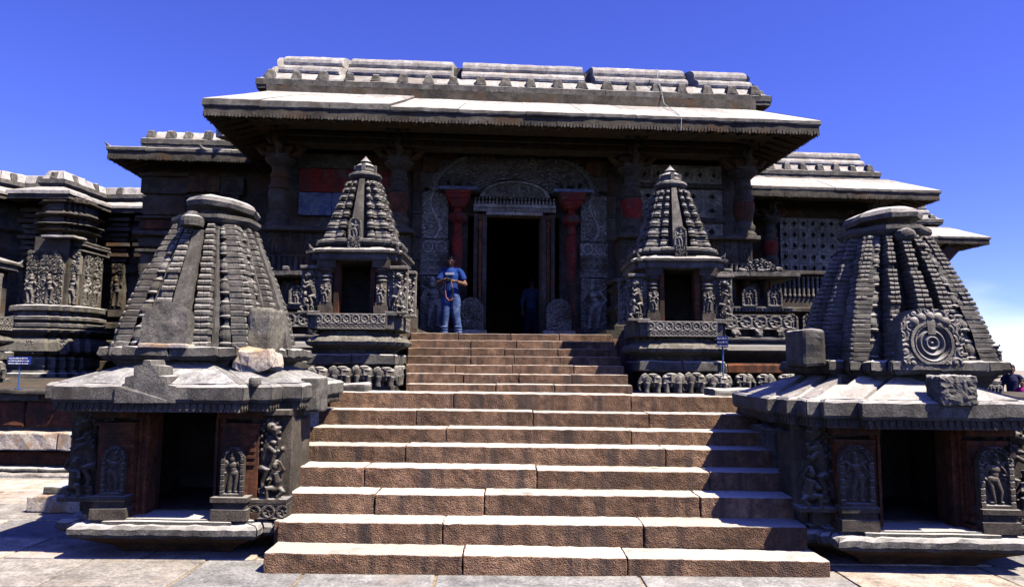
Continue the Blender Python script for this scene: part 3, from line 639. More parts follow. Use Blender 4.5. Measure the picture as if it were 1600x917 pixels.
# ================================================================== SLENDER SHRINES on the terrace
def slim_shrine(x, y, z, label, seed, grp, sign=1, wscale=1.):
    s = thing('small_shrine', label, 'shrine', (x, y, z), 0, grp)
    p0 = cross(.46, (.36, .05), (.24, .09))
    part('foot_course', M().mould(cross(.54), [(0, -.02), (0, .045)], .1).rough(.008, 8, seed), 'schist', s)
    part('frieze_core', M().box(-.46, .46, -.46, .46, .04, .32), 'facade', s)
    k = 0
    for sx in range(4):
        o = part('elephant', ELE, 'carved', s, (-.40+.275*sx, -.545, .045)); o.scale = ((1.06 if (sx+seed) % 3 or seed < 5 else -1.06)*(.95+.1*(sx % 2)), 1.0, 1.12+.04*((sx*7) % 3))
    for sy in range(3):
        o = part('elephant', ELE, 'carved', s, (.545*sign, -.3+.268*sy, .045), R(90)); o.scale = (.98, 1.0, 1.2)
    sl = cross(.50)
    for i in range(4):
        for k in range(2): part('ledge_slab', edge_piece(sl, i, [(-.3, .31), (.03, .31), (.045, .325), (.045, .43), (.02, .445), (-.3, .45)], k/2+.004, (k+1)/2-.004, 6).rough(.014, 8, seed+i*2+k), 'schist', s)
    part('cyma_moulding', M().mould(p0, [(-.1, .44), (-.06, .50), (.07, .56), (.09, .60), (.06, .645), (-.06, .70), (-.06, .74), (.01, .745)], .07).rough(.006, 9, seed), 'tan', s)
    p1 = cross(.50, (.42, .06))
    part('band_core', M().mould(p1, [(-.03, .74), (.02, .76), (.02, .94), (-.02, .95)]), 'schist', s)
    for (w_, yy, rz_, xx) in ((.84, -.58, 0, 0), (.84, 0, R(90)*sign, .58*sign)):
        part('scroll_band', M().field(w_, .115, vine(.115), int(w_*130), 15, .016, thick=.06).xf((0, 0, .825)).xf((xx, yy, 0), rz_), 'carved', s)
        part('scroll_band', M().field(w_, .06, vine(.06), int(w_*150), 10, .012, thick=.06).xf((0, 0, .755)).xf((xx, yy+.0, 0), rz_), 'carved', s)
    z0, zt = .95, 1.63
    part('floor_slab', M().box(-.56, .56, -.56, .56, .93, z0), 'schist', s)
    wl = M().box(-.44, .44, .34, .44, z0, zt).box(-.44, -.34, -.40, .34, z0, zt).box(.34, .44, -.40, .34, z0, zt).box(-.44, -.21, -.42, -.30, z0, zt).box(.21, .44, -.42, -.30, z0, zt).box(-.44, .44, -.42, .44, zt, zt+.05)
    part('wall', wl, 'facade', s)
    for sg in (-1, 1):
        c = (sg*.35, -.46)
        part('column', M().box(c[0]-.085, c[0]+.085, c[1]-.08, c[1]+.09, z0, z0+.10).box(c[0]-.07, c[0]+.07, c[1]-.065, c[1]+.08, z0+.10, z0+.14).lathe([(.062, z0+.14), (.062, z0+.40), (.075, z0+.42), (.055, z0+.44), (.08, z0+.47), (.05, z0+.50), (.085, z0+.54), (.095, z0+.56), (.06, z0+.58)], 16, c).box(c[0]-.11, c[0]+.11, c[1]-.10, c[1]+.09, z0+.58, zt), 'shaded', s)
        part('column_figure', figure_panel(.12, .24, seed+sg+3, 20, .04, False).xf((c[0], c[1]-.055, z0+.13)), 'carved', s)
        part('door_jamb', M().box(sg*.23-.03, sg*.23+.03, -.46, -.30, z0, zt), 'rust', s)
        o = part('guardian_sculpture', SCULPT, 'carved', s, (sg*.545, -.44, z0+.01)); o.scale = (sg*.66, .9, .70)
        o = part('guardian_sculpture', SCULPT, 'carved', s, (sg*.60, -.12, z0-.01)); o.scale = (sg*.7, .9, .70)
    part('side_slab', M().box(.60*sign-.02, .60*sign+.02, -.44, -.28, z0, zt-.05), 'schist', s)
    # eave
    ep = cross(.50, (.40, .055))
    part('eave', M().mould(ep, [(-.15, zt), (.02, zt-.01), (.035, zt+.01), (.03, zt+.07), (.07, zt+.085), (.075, zt+.115), (.02, zt+.125), (-.3, zt+.16)], .08).rough(.004, 9, seed), 'schist', s)
    part('roof_slope', M().mould(ep, [(.05, zt+.118), (.03, zt+.135), (-.2, zt+.215), (-.3, zt+.22)], .1).rough(.005, 6, seed), 'plaster', s)
    for sx in (-1, 1):
        for sy in (-1, 1): part('corner_curl', M().tube([(sx*.52, sy*.52, zt+.12), (sx*.55, sy*.55, zt+.145), (sx*.565, sy*.565, zt+.19)], [.026, .02, .006], 6), 'carved', s)
    part('roof_plaque', M().field(.15, .17, carve(seed+2, .05), 26, 28, .03, thick=.2).xf((0, -.55, zt+.12)), 'carved', s)
    # spire
    a0, a1 = zt+.20, zt+1.12
    part('spire_foot', M().mould(cross(.42, (.34, .05), (.2, .10)), [(-.05, a0-.03), (.03, a0), (.045, a0+.03), (.04, a0+.065), (-.02, a0+.08)], .06).rough(.008, 12, seed), 'schist', s)
    hf = lambda zz: np.interp((zz-a0)/(a1-a0), [0, .3, .6, 1.0], [.46, .385, .29, .165])
    core = M(); n = 8
    for k in range(n+1):
        zz = a0+(a1-a0)*k/n; h = hf(zz)*.74; core.v += [(-h, -h, zz), (h, -h, zz), (h, h, zz), (-h, h, zz)]
    core.f = [(k*4+j, k*4+(j+1) % 4, k*4+4+(j+1) % 4, k*4+4+j) for k in range(n) for j in range(4)]+[(n*4, n*4+1, n*4+2, n*4+3)]
    part('spire_core', core, 'schist', s)
    for face in range(4):
        for t, d, wd in ((-.46, .94, .115), (.46, .94, .115), (-.86, .82, .125), (.86, .82, .125)):
            part('spire_rib', bud_rib(hf, a0+.05, a1, t, d, wd, 7, face, .07, seed+face), 'schist', s)
        part('spire_spine', flat_mesh(hf, a0+.05, a1+.01, 0, 1.0, .19, .045, face, amp=.003), 'schist', s)
    part('spire_relief', niche(.16, .28, seed+9, 26).xf((0, -.52, a0+.06)), 'carved', s)
    # fluted cushion and pot finial
    m = M(); n = 40; vs = []; fs = []; pr = [(.12, 0), (.19, .03), (.215, .065), (.20, .10), (.13, .125)]
    for r_, zz in pr:
        for k in range(n):
            a = 2*math.pi*k/n; q = r_*(1+.07*abs(math.sin(a*5))); vs.append((q*math.cos(a), q*math.sin(a), a1+.01+zz))
    for j in range(len(pr)-1):
        for k in range(n): fs.append((j*n+k, j*n+(k+1) % n, (j+1)*n+(k+1) % n, (j+1)*n+k))
    m.add(vs, fs); part('fluted_cushion', m, 'schist', s)
    f_ = M().lathe([(.10, a1+.12), (.135, a1+.15), (.12, a1+.19), (.135, a1+.22), (.10, a1+.25), (.05, a1+.27), (.075, a1+.29), (.05, a1+.315), (.02, a1+.35), (.006, a1+.375)], 16)
    for k in range(4): f_.box(-.025, .025, -.15, -.08, a1+.13, a1+.24); f_.xf(rz=math.pi/2)
    part('pot_finial', f_, 'schist', s)
    return s
def sculpt():
    return lion_group(5, .85)
SCULPT = sculpt()
slim_shrine(-2.0, 9.42, 1.275, 'slender shrine with pot-finial spire left of the upper steps, before the red painted wall', 3, 'slender shrines flanking the upper steps')
slim_shrine(2.16, 9.55, 1.22, 'slender shrine with pot-finial spire right of the upper steps, beside a blue sign', 14, 'slender shrines flanking the upper steps')
def copy_scaled(root, loc, s, label, group, z_rot=0, cut=False):
    r = root.copy(); COL.objects.link(r); r.location = loc; r.scale = (s, s, s); r.rotation_euler = (0, 0, z_rot); r['label'] = label; r['group'] = group
    for c in list(root.children):
        if cut and c.name.split('_')[0] in ('spire', 'pot', 'fluted'): continue
        d = c.copy(); COL.objects.link(d); d.parent = r
    return r
_slim = [o for o in bpy.data.objects if o.get('group') == 'slender shrines flanking the upper steps'][0]
copy_scaled(_slim, (-10.35, 13.1, 1.2), 1.3, 'grey shrine cut off by the left edge of the photo, behind a blue sign', 'shrines further along the terrace', cut=True)
copy_scaled(_slim, (7.95, 12.2, 1.2), .45, 'small distant shrine seen just beyond the tower with the ringed emblem', 'shrines further along the terrace')

# ================================================================== TEMPLE
T = thing('temple', 'dark grey carved stone temple with deep eaves, pillared porch and black doorway', 'temple', (0, 15, 0), R(4))
def tp(name, m, material, **k): return part(name, m, material, T, **k)
tc_ = lambda n: None
# ---- porch body
FL = 2.06
tp('floor', M().box(-5, 5, -1.2, 9, 1.3, 2.045), 'granite')
tp('hall_wall', M().box(-5.0, -4.75, .3, 9, 2, 6.4).box(4.75, 5.0, .3, 9, 2, 6.4).box(-5, 5, 9, 9.3, 2, 6.4).box(-5, -.95, .25, .5, 2, 6.4).box(1.05, 5, .25, .5, 2, 6.4).box(-.95, 1.05, .25, .5, 4.82, 6.4), 'facade')
tp('roof', M().box(-5.0, 5.0, -1.0, 9, 6.38, 7.12), 'facade')
pl = [(-5.05, -1.2), (5.05, -1.2), (5.05, 9), (-5.05, 9)]
def eave(plan, edges, tag, z=6.1, npc=(10, 6, 0, 6), out=.8, back=-.1, rise=.77, closed=True, amp=.014):
    so_ = M().mould(plan, [(back-.5, z+.24), (out*.3, z+.17), (out-.07, z), (out-.02, z), (out-.02, z+.17), (back, z+rise-.1)], None, closed, cap=False)
    tp('eave_soffit', so_, 'facade')
    pd = M()
    for i in edges:
        p, q = Vector(plan[i]), Vector(plan[(i+1) % len(plan)]); ms = miters(plan, closed); o = out-.02
        p = p+Vector(ms[i])*o; q = q+Vector(ms[(i+1) % len(plan)])*o; ln = (q-p).length; d = (q-p)/ln; nn = Vector((d.y, -d.x)); k = int(ln/.062)
        for j in range(k):
            c = p+d*ln*(j+.5)/k+nn*.004; e = d*.02; zz = z+random.uniform(-.008, .004)
            hh = random.uniform(.03, .09); zz += random.uniform(-.012, .012); e = e*random.uniform(.6, 1.1)
            vs = [(c.x-e.x, c.y-e.y, zz+hh), (c.x+e.x, c.y+e.y, zz+hh), (c.x+e.x, c.y+e.y, zz+.0), (c.x, c.y, zz-.018), (c.x-e.x, c.y-e.y, zz+.0)]
            pd.add(vs+[(a+nn.x*.008, b+nn.y*.008, z_) for a, b, z_ in vs], [(5, 9, 8, 7, 6)]+[(t, t+5, (t+1) % 5+5, (t+1) % 5) for t in range(5)])
        # inner ribs under the eave
        for j in range(int(ln/.3)):
            c = p+d*ln*(j+.5)/int(ln/.3); a = c-nn*.08; b = c-nn*(out*.75); e = d*.035
            pd.add([(a.x-e.x, a.y-e.y, z-.0), (a.x+e.x, a.y+e.y, z), (b.x+e.x, b.y+e.y, z+.12), (b.x-e.x, b.y-e.y, z+.12), (a.x-e.x, a.y-e.y, z+.1), (a.x+e.x, a.y+e.y, z+.1), (b.x+e.x, b.y+e.y, z+.3), (b.x-e.x, b.y-e.y, z+.3)], [(3, 2, 1, 0), (0, 1, 5, 4), (1, 2, 6, 5), (2, 3, 7, 6), (3, 0, 4, 7)])
    tp('eave_pendants', pd, 'facade', kind='stuff')
    for i in edges:
        n = npc[i % len(npc)]
        if not n: continue
        ln = math.dist(plan[i], plan[(i+1) % len(plan)])
        cuts = [0]+[(k+random.uniform(-.12, .12))/n for k in range(1, n)]+[1]
        for k in range(n):
            dz = random.uniform(-.006, .008); th = .02 if k < 2 and tag == 'porch' and i == 0 else 0; do = random.uniform(-.012, .012)
            if tag == 'porch' and i == 0 and k < 3: dz += .05
            sec = [(back, z+rise-.1), (out-.03, z+.17), (out+do, z+.172), (out+do+.012, z+.20), (out+do+.008, z+.26+dz), (out-.02, z+.28+dz), (back, z+rise+dz)]
            top = [(back, z+rise+dz+.012), (out-.10, z+.285+dz+.02), (out-.10, z+.285+dz), (back, z+rise+dz-.02)][::-1]
            a, b = cuts[k]+.003/ln, cuts[k+1]-.003/ln; ns = max(1, int(ln*(b-a)/.12))
            tp('eave_stone', edge_piece(plan, i, sec, a, b, ns, closed).rough(amp, 8, i*9+k), 'schist')
            tp('roof_slab', edge_piece(plan, i, top, a, b, 4, closed).rough(.006, 3, i*9+k), 'plaster')
eave(pl, (0, 1, 3), 'porch')
# ---- porch parapet
pp = [(-5.15, -.93), (5.28, -.93), (5.28, 8), (-5.15, 8)]
def parapet(plan, edges, segs, merl, z=7.04, tag='', roll=True, mat_='parapet', h2=.34):
    for i in edges:
        ln = math.dist(plan[i], plan[(i+1) % len(plan)]); n = max(2, int(ln/1.7))
        for k in range(n):
            a, b = k/n+.003/ln, (k+1)/n-.003/ln; ns = max(1, int(ln/n/.12))
            tp('cornice_stone', edge_piece(plan, i, [(-.3, z-.02), (.02, z-.02), (.05, z), (.05, z+.06), (.07, z+.075), (.07, z+.195), (.03, z+.215), (-.3, z+.22)], a, b, ns).rough(.012, 9, i*7+k), 'schist')
            tp('cornice_cove', edge_piece(plan, i, [(-.4, z-.14), (-.10, z-.13), (-.06, z-.07), (.0, z-.022), (-.4, z-.022)], a, b, ns).rough(.008, 7, i*7+k), 'ochre')
            tp('parapet_slope', edge_piece(plan, i, [(-.5, z+.2), (-.0, z+.21), (-.01, z+.25), (-.06, z+.27), (-.20, z+.44), (-.5, z+.45)], a, b, ns).rough(.01, 5, i*7+k), 'plaster')
        ms = miters(plan); p, q = Vector(plan[i])+Vector(ms[i])*.05, Vector(plan[(i+1) % len(plan)])+Vector(ms[(i+1) % len(plan)])*.05; d = (q-p).normalized(); L_ = (q-p).length; an = math.atan2(d.y, d.x)
        for k in range(merl[i] if isinstance(merl, dict) else merl):
            nm = merl[i] if isinstance(merl, dict) else merl
            c = p+d*L_*(k+.45+random.uniform(-.04, .04))/nm; hw = random.uniform(.11, .14); hh = random.uniform(.20, .25)
            m = M().box(-hw, hw, 0, .16, 0, hh*.75).box(-hw*.8, hw*.8, .01, .17, hh*.75, hh*.95).rough(.018, 9, k)
            mm = M().rbox(-hw, hw, .0, .20, 0, hh, .03, .05, .014, 12, k)
            mm.v = [(x*(1-.45*zz/hh), y_+zz*.25, zz) for x, y_, zz in mm.v]
            tp('merlon', mm.xf((c.x, c.y, z+.20), an), 'schist')
        if not roll: continue
        for (a, b) in segs.get(i, []):
            for (zz, hh, oo) in ((z+.42, .195, -.17), (z+.617, .225, -.25)):
                sec = [(oo-.5, zz), (oo-.05, zz), (oo-.0, zz+.012), (oo+.015, zz+hh*.3), (oo+.01, zz+hh*.6), (oo-.02, zz+hh*.85), (oo-.07, zz+hh), (oo-.5, zz+hh)]
                tp('coping_roll', edge_piece(plan, i, sec, a, b, max(2, int(ln*(b-a)/.12))).rough(.010, 6, a*50+zz*9), 'plaster')
        tp('parapet_core', edge_piece(plan, i, [(-.65, z+.1), (-.38, z+.4), (-.38, z+.74), (-.65, z+.74)], .02, .98, 1), 'schist')
X = lambda x: (x*1.025+5.15)/10.43
parapet(pp, (0, 1, 3), {0: [(X(-4.88), X(-3.66)), (X(-3.48), X(-1.37)), (X(-1.14), X(1.43)), (X(1.66), X(3.66)), (X(3.88), X(5.05))], 1: [(.01, .3), (.33, .6)], 3: [(.7, .99), (.4, .67)]}, {0: 20, 1: 14, 3: 14})
tp('roof_cable', M().tube([(2.93, -.85, 7.80), (2.95, -.94, 7.5), (3.0, -1.0, 7.22), (3.02, -1.1, 6.95), (3.08, -1.9, 6.43), (3.08, -2.03, 6.3), (3.07, -2.03, 6.08)], .008, 6), 'cable')
# ---- beams, pillars, brackets
tp('beam', M().box(-5.0, 5.0, -.62, -.2, 6.06, 6.34).box(-5, -4.6, -.2, .3, 6.06, 6.34).box(4.6, 5, -.2, .3, 6.06, 6.34).box(-4.9, 4.9, -.68, -.62, 6.20, 6.28), 'facade')
PZ = 4.33
def pillar(x, y, z0, z1, r, body=None, name='pillar', rz=0):
    h = z1-z0; pr = [(1.0, 0), (1.05, .03), (1.0, .06), (.85, .08), (.95, .12), (.95, .17), (.80, .19), (.72, .24), (.86, .36), (.96, .47), (.90, .52), (.78, .54), (.90, .56), (.90, .60), (.76, .62), (.70, .70), (.82, .72), (.82, .76), (.68, .78), (.66, .86), (.9, .90), (1.12, .93), (1.28, .96), (1.28, .985), (1.0, 1.0)]
    p = tp(name, M().lathe([(r*a, z0+h*b) for a, b in pr], 28, (x, y)), 'facade', smooth=False)
    if body: part('painted_band', M().lathe([(r*a*1.006+.002, z0+h*b) for a, b in pr[7:11]], 28, (x, y)), body, p)
    b = M().box(x-r*.95, x+r*.95, y-r*.95, y+r*.95, z1, z1+.06)
    for k in range(3): b.box(x-r*(.85+.15*k), x+r*(.85+.15*k), y-r*.8, y+r*.8, z1+.06+.05*k, z1+.105+.05*k)
    part('capital', b, 'ochre', p)
    for sg in (-1, 1):
        q = M().tube([(x+sg*r*.7, y, z1+.05), (x+sg*r*1.5, y-.02, z1+.10), (x+sg*r*1.9, y-.02, z1+.2), (x+sg*r*1.4, y, z1+.28)], [.05, .07, .08, .05], 8); part('capital_volute', q, 'ochre', p)
    # leaning bracket figure up to the eave
    f = M(); zb = z1+.02
    f.tube([(x, y-.22, zb), (x+.05, y-.30, zb+.14), (x-.03, y-.38, zb+.26), (x+.02, y-.46, zb+.38)], [.05, .075, .06, .065], 8); f.ell((x, y-.52, zb+.47), .06, 10, 7)
    f.tube([(x+.05, y-.44, zb+.36), (x+.17, y-.46, zb+.28), (x+.14, y-.5, zb+.45)], [.025, .022, .02], 6); f.tube([(x-.05, y-.44, zb+.36), (x-.16, y-.44, zb+.26), (x-.10, y-.42, zb+.16)], [.025, .022, .02], 6)
    for k in range(9): f.ell((x-.20+.4*k/8, y-.5, zb+.50+.05*math.sin(math.pi*k/8)), .035, 6, 5)
    f.box(x-.2, x+.2, y-.3, y-.1, zb-.04, zb)
    part('bracket_figure', f, 'facade', p)
    return p
for x, bd in ((-4.82, None), (-2.40, 'rust'), (2.50, 'red'), (4.93, 'rust')): pillar(x, -.4, PZ, 5.78, .235, bd)
# ---- wall around the door, block by block
def blk(x0, x1, z0, z1, m_, y0=.12, amp=.012, b=.014): return tp('wall_block', M().rbox(x0+.004, x1-.004, y0+random.uniform(-.01, .01), .26, z0+.004, z1-.004, b, .16, amp, 6, x0*3+z0), m_)
zz = 4.62
for row in ((4.72, 5.22, 'blue', [-4.55, -3.85, -2.62]), (5.22, 5.74, 'red', [-4.55, -3.05, -2.62]), (5.74, 6.06, 'facade', [-4.6, -3.0, -2.5, -2.0])):
    for k in range(len(row[3])-1): blk(row[3][k], row[3][k+1], row[0], row[1], row[2] if not (row[2] == 'facade' and k) else 'ochre')
for sg, xs in ((-1, [-2.15, -1.9]), (1, [2.02, 2.28])):
    for k in range(5): blk(xs[0], xs[1], 3.3+k*.5, 3.8+k*.5, 'facade' if k < 4 else 'ochre')
for x0, x1, z0, z1, m_ in ((-1.95, -1.62, 5.72, 6.05, 'ochre'), (1.62, 2.1, 5.72, 6.05, 'ochre'), (-2.0, -1.2, 6.05, 6.3, 'ochre'), (1.2, 2.1, 6.05, 6.3, 'ochre'), (-2.0, -1.62, 5.38, 5.72, 'facade'), (1.70, 2.1, 5.38, 5.72, 'facade')): blk(x0, x1, z0, z1, m_)
# door frame
def jamb(x0, x1, m_, y0, name='door_jamb'): return tp(name, M().box(x0, x1, y0, .25, FL+.24 if name == 'door_jamb' else FL, 4.82), m_)
for sg in (-1, 1):
    o = .045
    j = jamb(o+sg*.64-.045, o+sg*.64+.045, 'shaded', .04); part('jamb_colonette', M().lathe([(.045, 2.3), (.06, 2.36), (.045, 2.42), (.045, 4.4), (.06, 4.45), (.04, 4.5), (.07, 4.6), (.08, 4.66), (.05, 4.7)], 14, (o+sg*.735, .08)).box(o+sg*.735-.06, o+sg*.735+.06, .0, .2, 4.7, 4.80), 'rust', j)
    jamb(o+sg*.83-.04, o+sg*.83+.04, 'facade', .0)
    tp('door_reveal', M().box(o+sg*.60-.012, o+sg*.60+.012, .1, .6, FL, 4.82), 'facade')
tp('lintel_stone', M().rbox(-.56, .65, -.02, .3, 4.79, 4.86, .01, .1, .006), 'pale')
tp('lintel_frieze', M().field(1.76, .13, dentil(.06, .13), 176, 16, .05, thick=.3).xf((.045, -.02, 4.865)), 'lightcarved')
fr = M(); rg = random.Random(5)
for k in range(23):
    x = -.80+1.69*k/22; fr.ell((x, -.02, 5.06), (.025, .03, .05), 8, 6); fr.ell((x, -.03, 5.125+rg.uniform(0, .02)), .022, 7, 5)
tp('lintel_figures', fr.box(-.83, .92, -.05, .2, 4.997, 5.02), 'lightcarved')
cvp = carve(21, .10)
tp('pediment', M().field(1.5, .36, lambda X_, Z: np.where(np.hypot(X_/.75, Z/.36) > .88, .9, cvp(X_, Z)*.8), 110, 28, .07, lambda X_, Z: np.hypot(X_/.75, Z/.36) < 1, thick=.2).xf((.045, -.0, 5.17)), 'lightcarved')
LION = ELE.copy(); LION.materials.clear(); LION.materials.append(MT['facade'])
# red side columns with spreading capitals
for x in (-1.17, 1.27):
    c = tp('door_column', M().lathe([(.085, 3.38), (.10, 3.45), (.085, 3.5), (.09, 3.6), (.115, 3.95), (.125, 4.18), (.11, 4.32), (.075, 4.37), (.095, 4.42), (.095, 4.52), (.07, 4.58)], 20, (x, .0)), 'red')
    part('column_foot', M().lathe([(.13, FL+.3), (.13, 2.6), (.15, 2.65), (.10, 2.75), (.085, 2.9), (.085, 3.25), (.11, 3.3), (.085, 3.378)], 20, (x, .0)), 'rust', c)
    part('column_capital', M().lathe([(.08, 4.583), (.17, 4.65), (.20, 4.72), (.17, 4.79), (.09, 4.83), (.09, 4.93)], 20, (x, .0)), 'red', c)
    part('column_abacus', M().box(x-.12, x+.12, -.16, .24, 4.93, 5.02, -.05).box(x-.19, x+.19, -.2, .24, 5.02, 5.09, -.03).box(x-.23, x+.23, -.24, .24, 5.10, 5.19, -.02).box(x-.27, x+.27, -.28, .24, 5.19, 5.26), 'red', c)
    part('column_ledge', M().box(x-.42, x+.42, -.28, .22, 5.263, 5.33), 'blue', c)
    part('column_pedestal', M().box(x-.2, x+.2, -.15, .24, FL, FL+.31), 'facade', c)
    l_ = part('lion_sculpture', LION, 'carved', T, (x-.02, -.06, 5.33)); l_.scale = (1.7 if x < 0 else -1.7, 1.5, 1.5)
# great arch of carving over the door
cva = carve(8, .17)
tp('torana_arch', M().field(3.7, 1.02, lambda X_, Z: np.where(np.abs(np.hypot(X_/1.85, Z/1.02)-.93) < .03, 1, cva(X_, Z)), 190, 52, .07, lambda X_, Z: (np.hypot(X_/1.85, Z/1.02) < 1) & ~((np.hypot(X_/.78, (Z+.12)/.42) < 1)), thick=.1).xf((.045, .13, 5.30)), 'carved')
# scroll panels
for x, sd_ in ((-1.66, 41), (1.78, 47)):
    cvs = carve(sd_, .19)
    tp('scroll_panel', M().field(.56, 1.02, lambda X_, Z: np.where(np.abs(np.hypot(X_-.1*np.sin(Z*6), 0*Z)) < .03, 1., cvs(X_, Z)), 64, 116, .06, thick=.1).xf((x, .14, 4.27)), 'lightcarved')
    tp('rosette_panel', M().field(.6, .28, vine(.28, 6), 70, 30, .05, thick=.1).xf((x, .14, 3.96)), 'lightcarved')
    for k in range(3): tp('rosette_panel', M().field(.6, .145, vine(.145, 4), 80, 18, .05, thick=.1).xf((x, .14, 3.80-.15*k)), 'lightcarved')
    tp('guardian_relief', figure_panel(.56, 1.15, sd_+2, 56, .13).xf((x, .14, 2.32)), 'lightcarved')
    tp('guardian_base', M().rbox(x-.32, x+.32, -.12, .25, FL, 2.31, .02, .12, .01), 'facade')
for x, k in ((-.86, 0), (.97, 1)):
    cvb = carve(60+k, .13)
    tp('door_base_relief', M().field(.5, .66, cvb, 56, 72, .07, lambda X_, Z: np.where(Z > .44, np.hypot(X_/.25, (Z-.42)/.24) < 1, True | (Z > 0)), thick=.2).xf((x, -.28, 2.32)), 'lightcarved')
    tp('pale_plinth_block', M().rbox(x-.34, x+.32, -.42, .0, FL-.01, 2.31, .02, .12, .012), 'pale')
# parapet wall below the pillars: seat slab and panel rows
for x0, x1 in ((-5.1, -2.05), (2.15, 5.15)):
    tp('seat_slab', M().rbox(x0, x1, -.72, -.1, 4.24, 4.33, .015, .2, .012, 6, x0), 'facade')
    tp('seat_wall', M().box(x0+.1, x1-.1, -.5, .2, 2.0, 4.24), 'facade')
    n = 9
    for k in range(n): tp('seat_panel', figure_panel((x1-x0-.2)/n-.05, .42, 70+k, 22, .05).xf((x0+.1+(x1-x0-.2)*(k+.5)/n, -.52, 3.80)), 'facade')
    for k in range(26): tp('baluster', M().lathe([(.03, 3.42), (.045, 3.46), (.03, 3.5), (.035, 3.62), (.03, 3.7), (.045, 3.74)], 8, (x0+.15+(x1-x0-.3)*k/25, -.54)), 'facade')
    tp('ledge', M().mould([(x0, -.5), (x1, -.5), (x1, .2), (x0, .2)], [(0, 3.30), (.1, 3.33), (.12, 3.38), (.02, 3.41)]), 'facade')
    tp('ledge', M().mould([(x0, -.6), (x1, -.6), (x1, .2), (x0, .2)], [(0, 2.0), (.1, 2.2), (.1, 2.4), (.0, 2.5), (.05, 2.7), (.12, 2.75), (0, 2.9), (0, 3.1), (.1, 3.2), (0, 3.29)]), 'facade')
# pierced screens
def jali(w_, h_, nx, ny, seed, hole=.26, res=9):
    cv = carve(seed, w_/nx*.5); px, pz = w_/nx, h_/ny
    def ab(X_, Z):
        u = np.abs(((X_+w_/2)/px) % 1-.5); v = np.abs((Z/pz) % 1-.5); return u, v
    def fn(X_, Z):
        u, v = ab(X_, Z); H = .25+.6*cv(X_, Z); H = np.where((np.abs(u+v-hole-.07) < .05), 1., H); return np.where((u > .44) | (v > .44), 1., H)
    def mk(X_, Z):
        u, v = ab(X_, Z); return u+v > hole
    return M().field(w_, h_, fn, nx*res, ny*res, .05, mk, thick=.06)
tp('pierced_screen', jali(1.9, .40, 6, 1, 5, .2, 18).xf((3.70, .16, 5.62)), 'lightcarved')
tp('screen_rail', M().rbox(2.72, 4.7, .05, .25, 5.50, 5.61, .012, .15, .008), 'facade')
tp('pierced_screen', jali(.92, .62, 2, 2, 6, .16, 24).xf((3.22, .16, 4.86)), 'lightcarved')
tp('pierced_screen', jali(.86, .62, 2, 2, 16, .2, 24).xf((4.22, .16, 4.86)), 'lightcarved')
tp('screen_rail', M().rbox(2.72, 4.7, .05, .25, 4.74, 4.85, .012, .15, .008), 'facade')
tp('pierced_screen', jali(1.9, .42, 4, 1, 26, .22, 22).xf((3.70, .16, 4.33)), 'lightcarved')
# ---- wings
def wing(x0, x1, y0, y1, ex0, ex1, ey, pz, edges, pe, merl, z=6.1, rise=.77, roll=True):
    pl_ = [(ex0, ey), (ex1, ey), (ex1, y1), (ex0, y1)]
    eave(pl_, edges, 'wing', z=z, npc=(5, 6, 0, 6), rise=rise)
    tp('roof', M().box(ex0, ex1, ey+.02, y1, z+.25, z+rise-.02), 'facade')
    tp('hall_wall', M().box(x0, x1, y0, y1, 1.2, z+.3), 'facade')
    q = pe; parapet([(q[0], q[2]), (q[1], q[2]), (q[1], y1), (q[0], y1)], edges, {0: [(.02, .45), (.5, .98)], 1: [(.02, .4), (.43, .9)], 3: [(.6, .98), (.1, .55)]}, merl, z=pz, roll=roll)
# left wing
wing(-8.45, -5.0, 1.9, 9, -8.2, -5.2, 1.85, 6.58, (0, 3), (-8.5, -5.2, 1.75), 8, rise=.42, roll=False)
for k, (z0, z1, o) in enumerate(((1.2, 1.5, .2), (1.5, 1.75, .1), (1.78, 2.2, .25), (2.25, 2.5, .1), (2.5, 2.75, .2), (2.8, 3.4, .02), (3.4, 4.1, .0), (4.1, 4.2, .1), (4.25, 4.45, .05), (4.5, 4.62, .16), (4.66, 4.9, .04), (4.9, 4.97, .12), (5.0, 5.45, .02), (5.5, 5.9, .06), (5.9, 6.0, .1))):
    tp('wall_course', M().rbox(-8.5-o, -7.55+o, 1.86-o, 2.2, z0+.004, z1-.004, .03, .2, .012, 6, k), 'rust' if k in (10,) else 'facade')
for k, (x0, x1, z0, z1) in enumerate(((-7.5, -6.75, 5.55, 5.95), (-6.75, -6.2, 5.5, 5.95), (-7.5, -7.0, 5.0, 5.5), (-7.0, -6.3, 5.0, 5.5), (-7.5, -6.7, 4.5, 5.0), (-6.7, -5.9, 4.5, 5.0), (-7.5, -6.9, 4.0, 4.5), (-6.9, -6.1, 4.0, 4.5), (-7.5, -6.6, 3.4, 4.0), (-6.6, -5.9, 3.4, 4.0))):
    tp('wall_block', M().rbox(x0+.006, x1-.006, 1.78, 2.1, z0+.006, z1-.006, .02, .2, .014, 6, k), random.choice(['facade', 'facade', 'blue', 'ochre']) if k < 8 else 'facade')
for x, y_ in ((-9.0, 1.05), (-6.95, 1.0)): tp('eave_curl', M().tube([(x+.16, y_+.1, 6.32), (x+.03, y_+.05, 6.37), (x-.04, y_, 6.46)], [.05, .04, .012], 8), 'schist')
tp('water_spout', M().box(-.12, .12, -.5, .5, -.09, .09).xf((0, 0, 0), R(-35)).xf((-6.25, 1.35, 6.72)), 'pale')
# sunlit hipped eave in the recess behind
ql = [(-6.75, 3.3), (-4.9, 3.3), (-4.9, 8), (-6.75, 8)]
eave(ql, (0, 3), 'recess', z=6.1, npc=(2, 3, 0, 3), out=.7)
tp('hall_wall', M().box(-6.7, -4.9, 3.4, 8, 1.3, 6.4), 'facade')
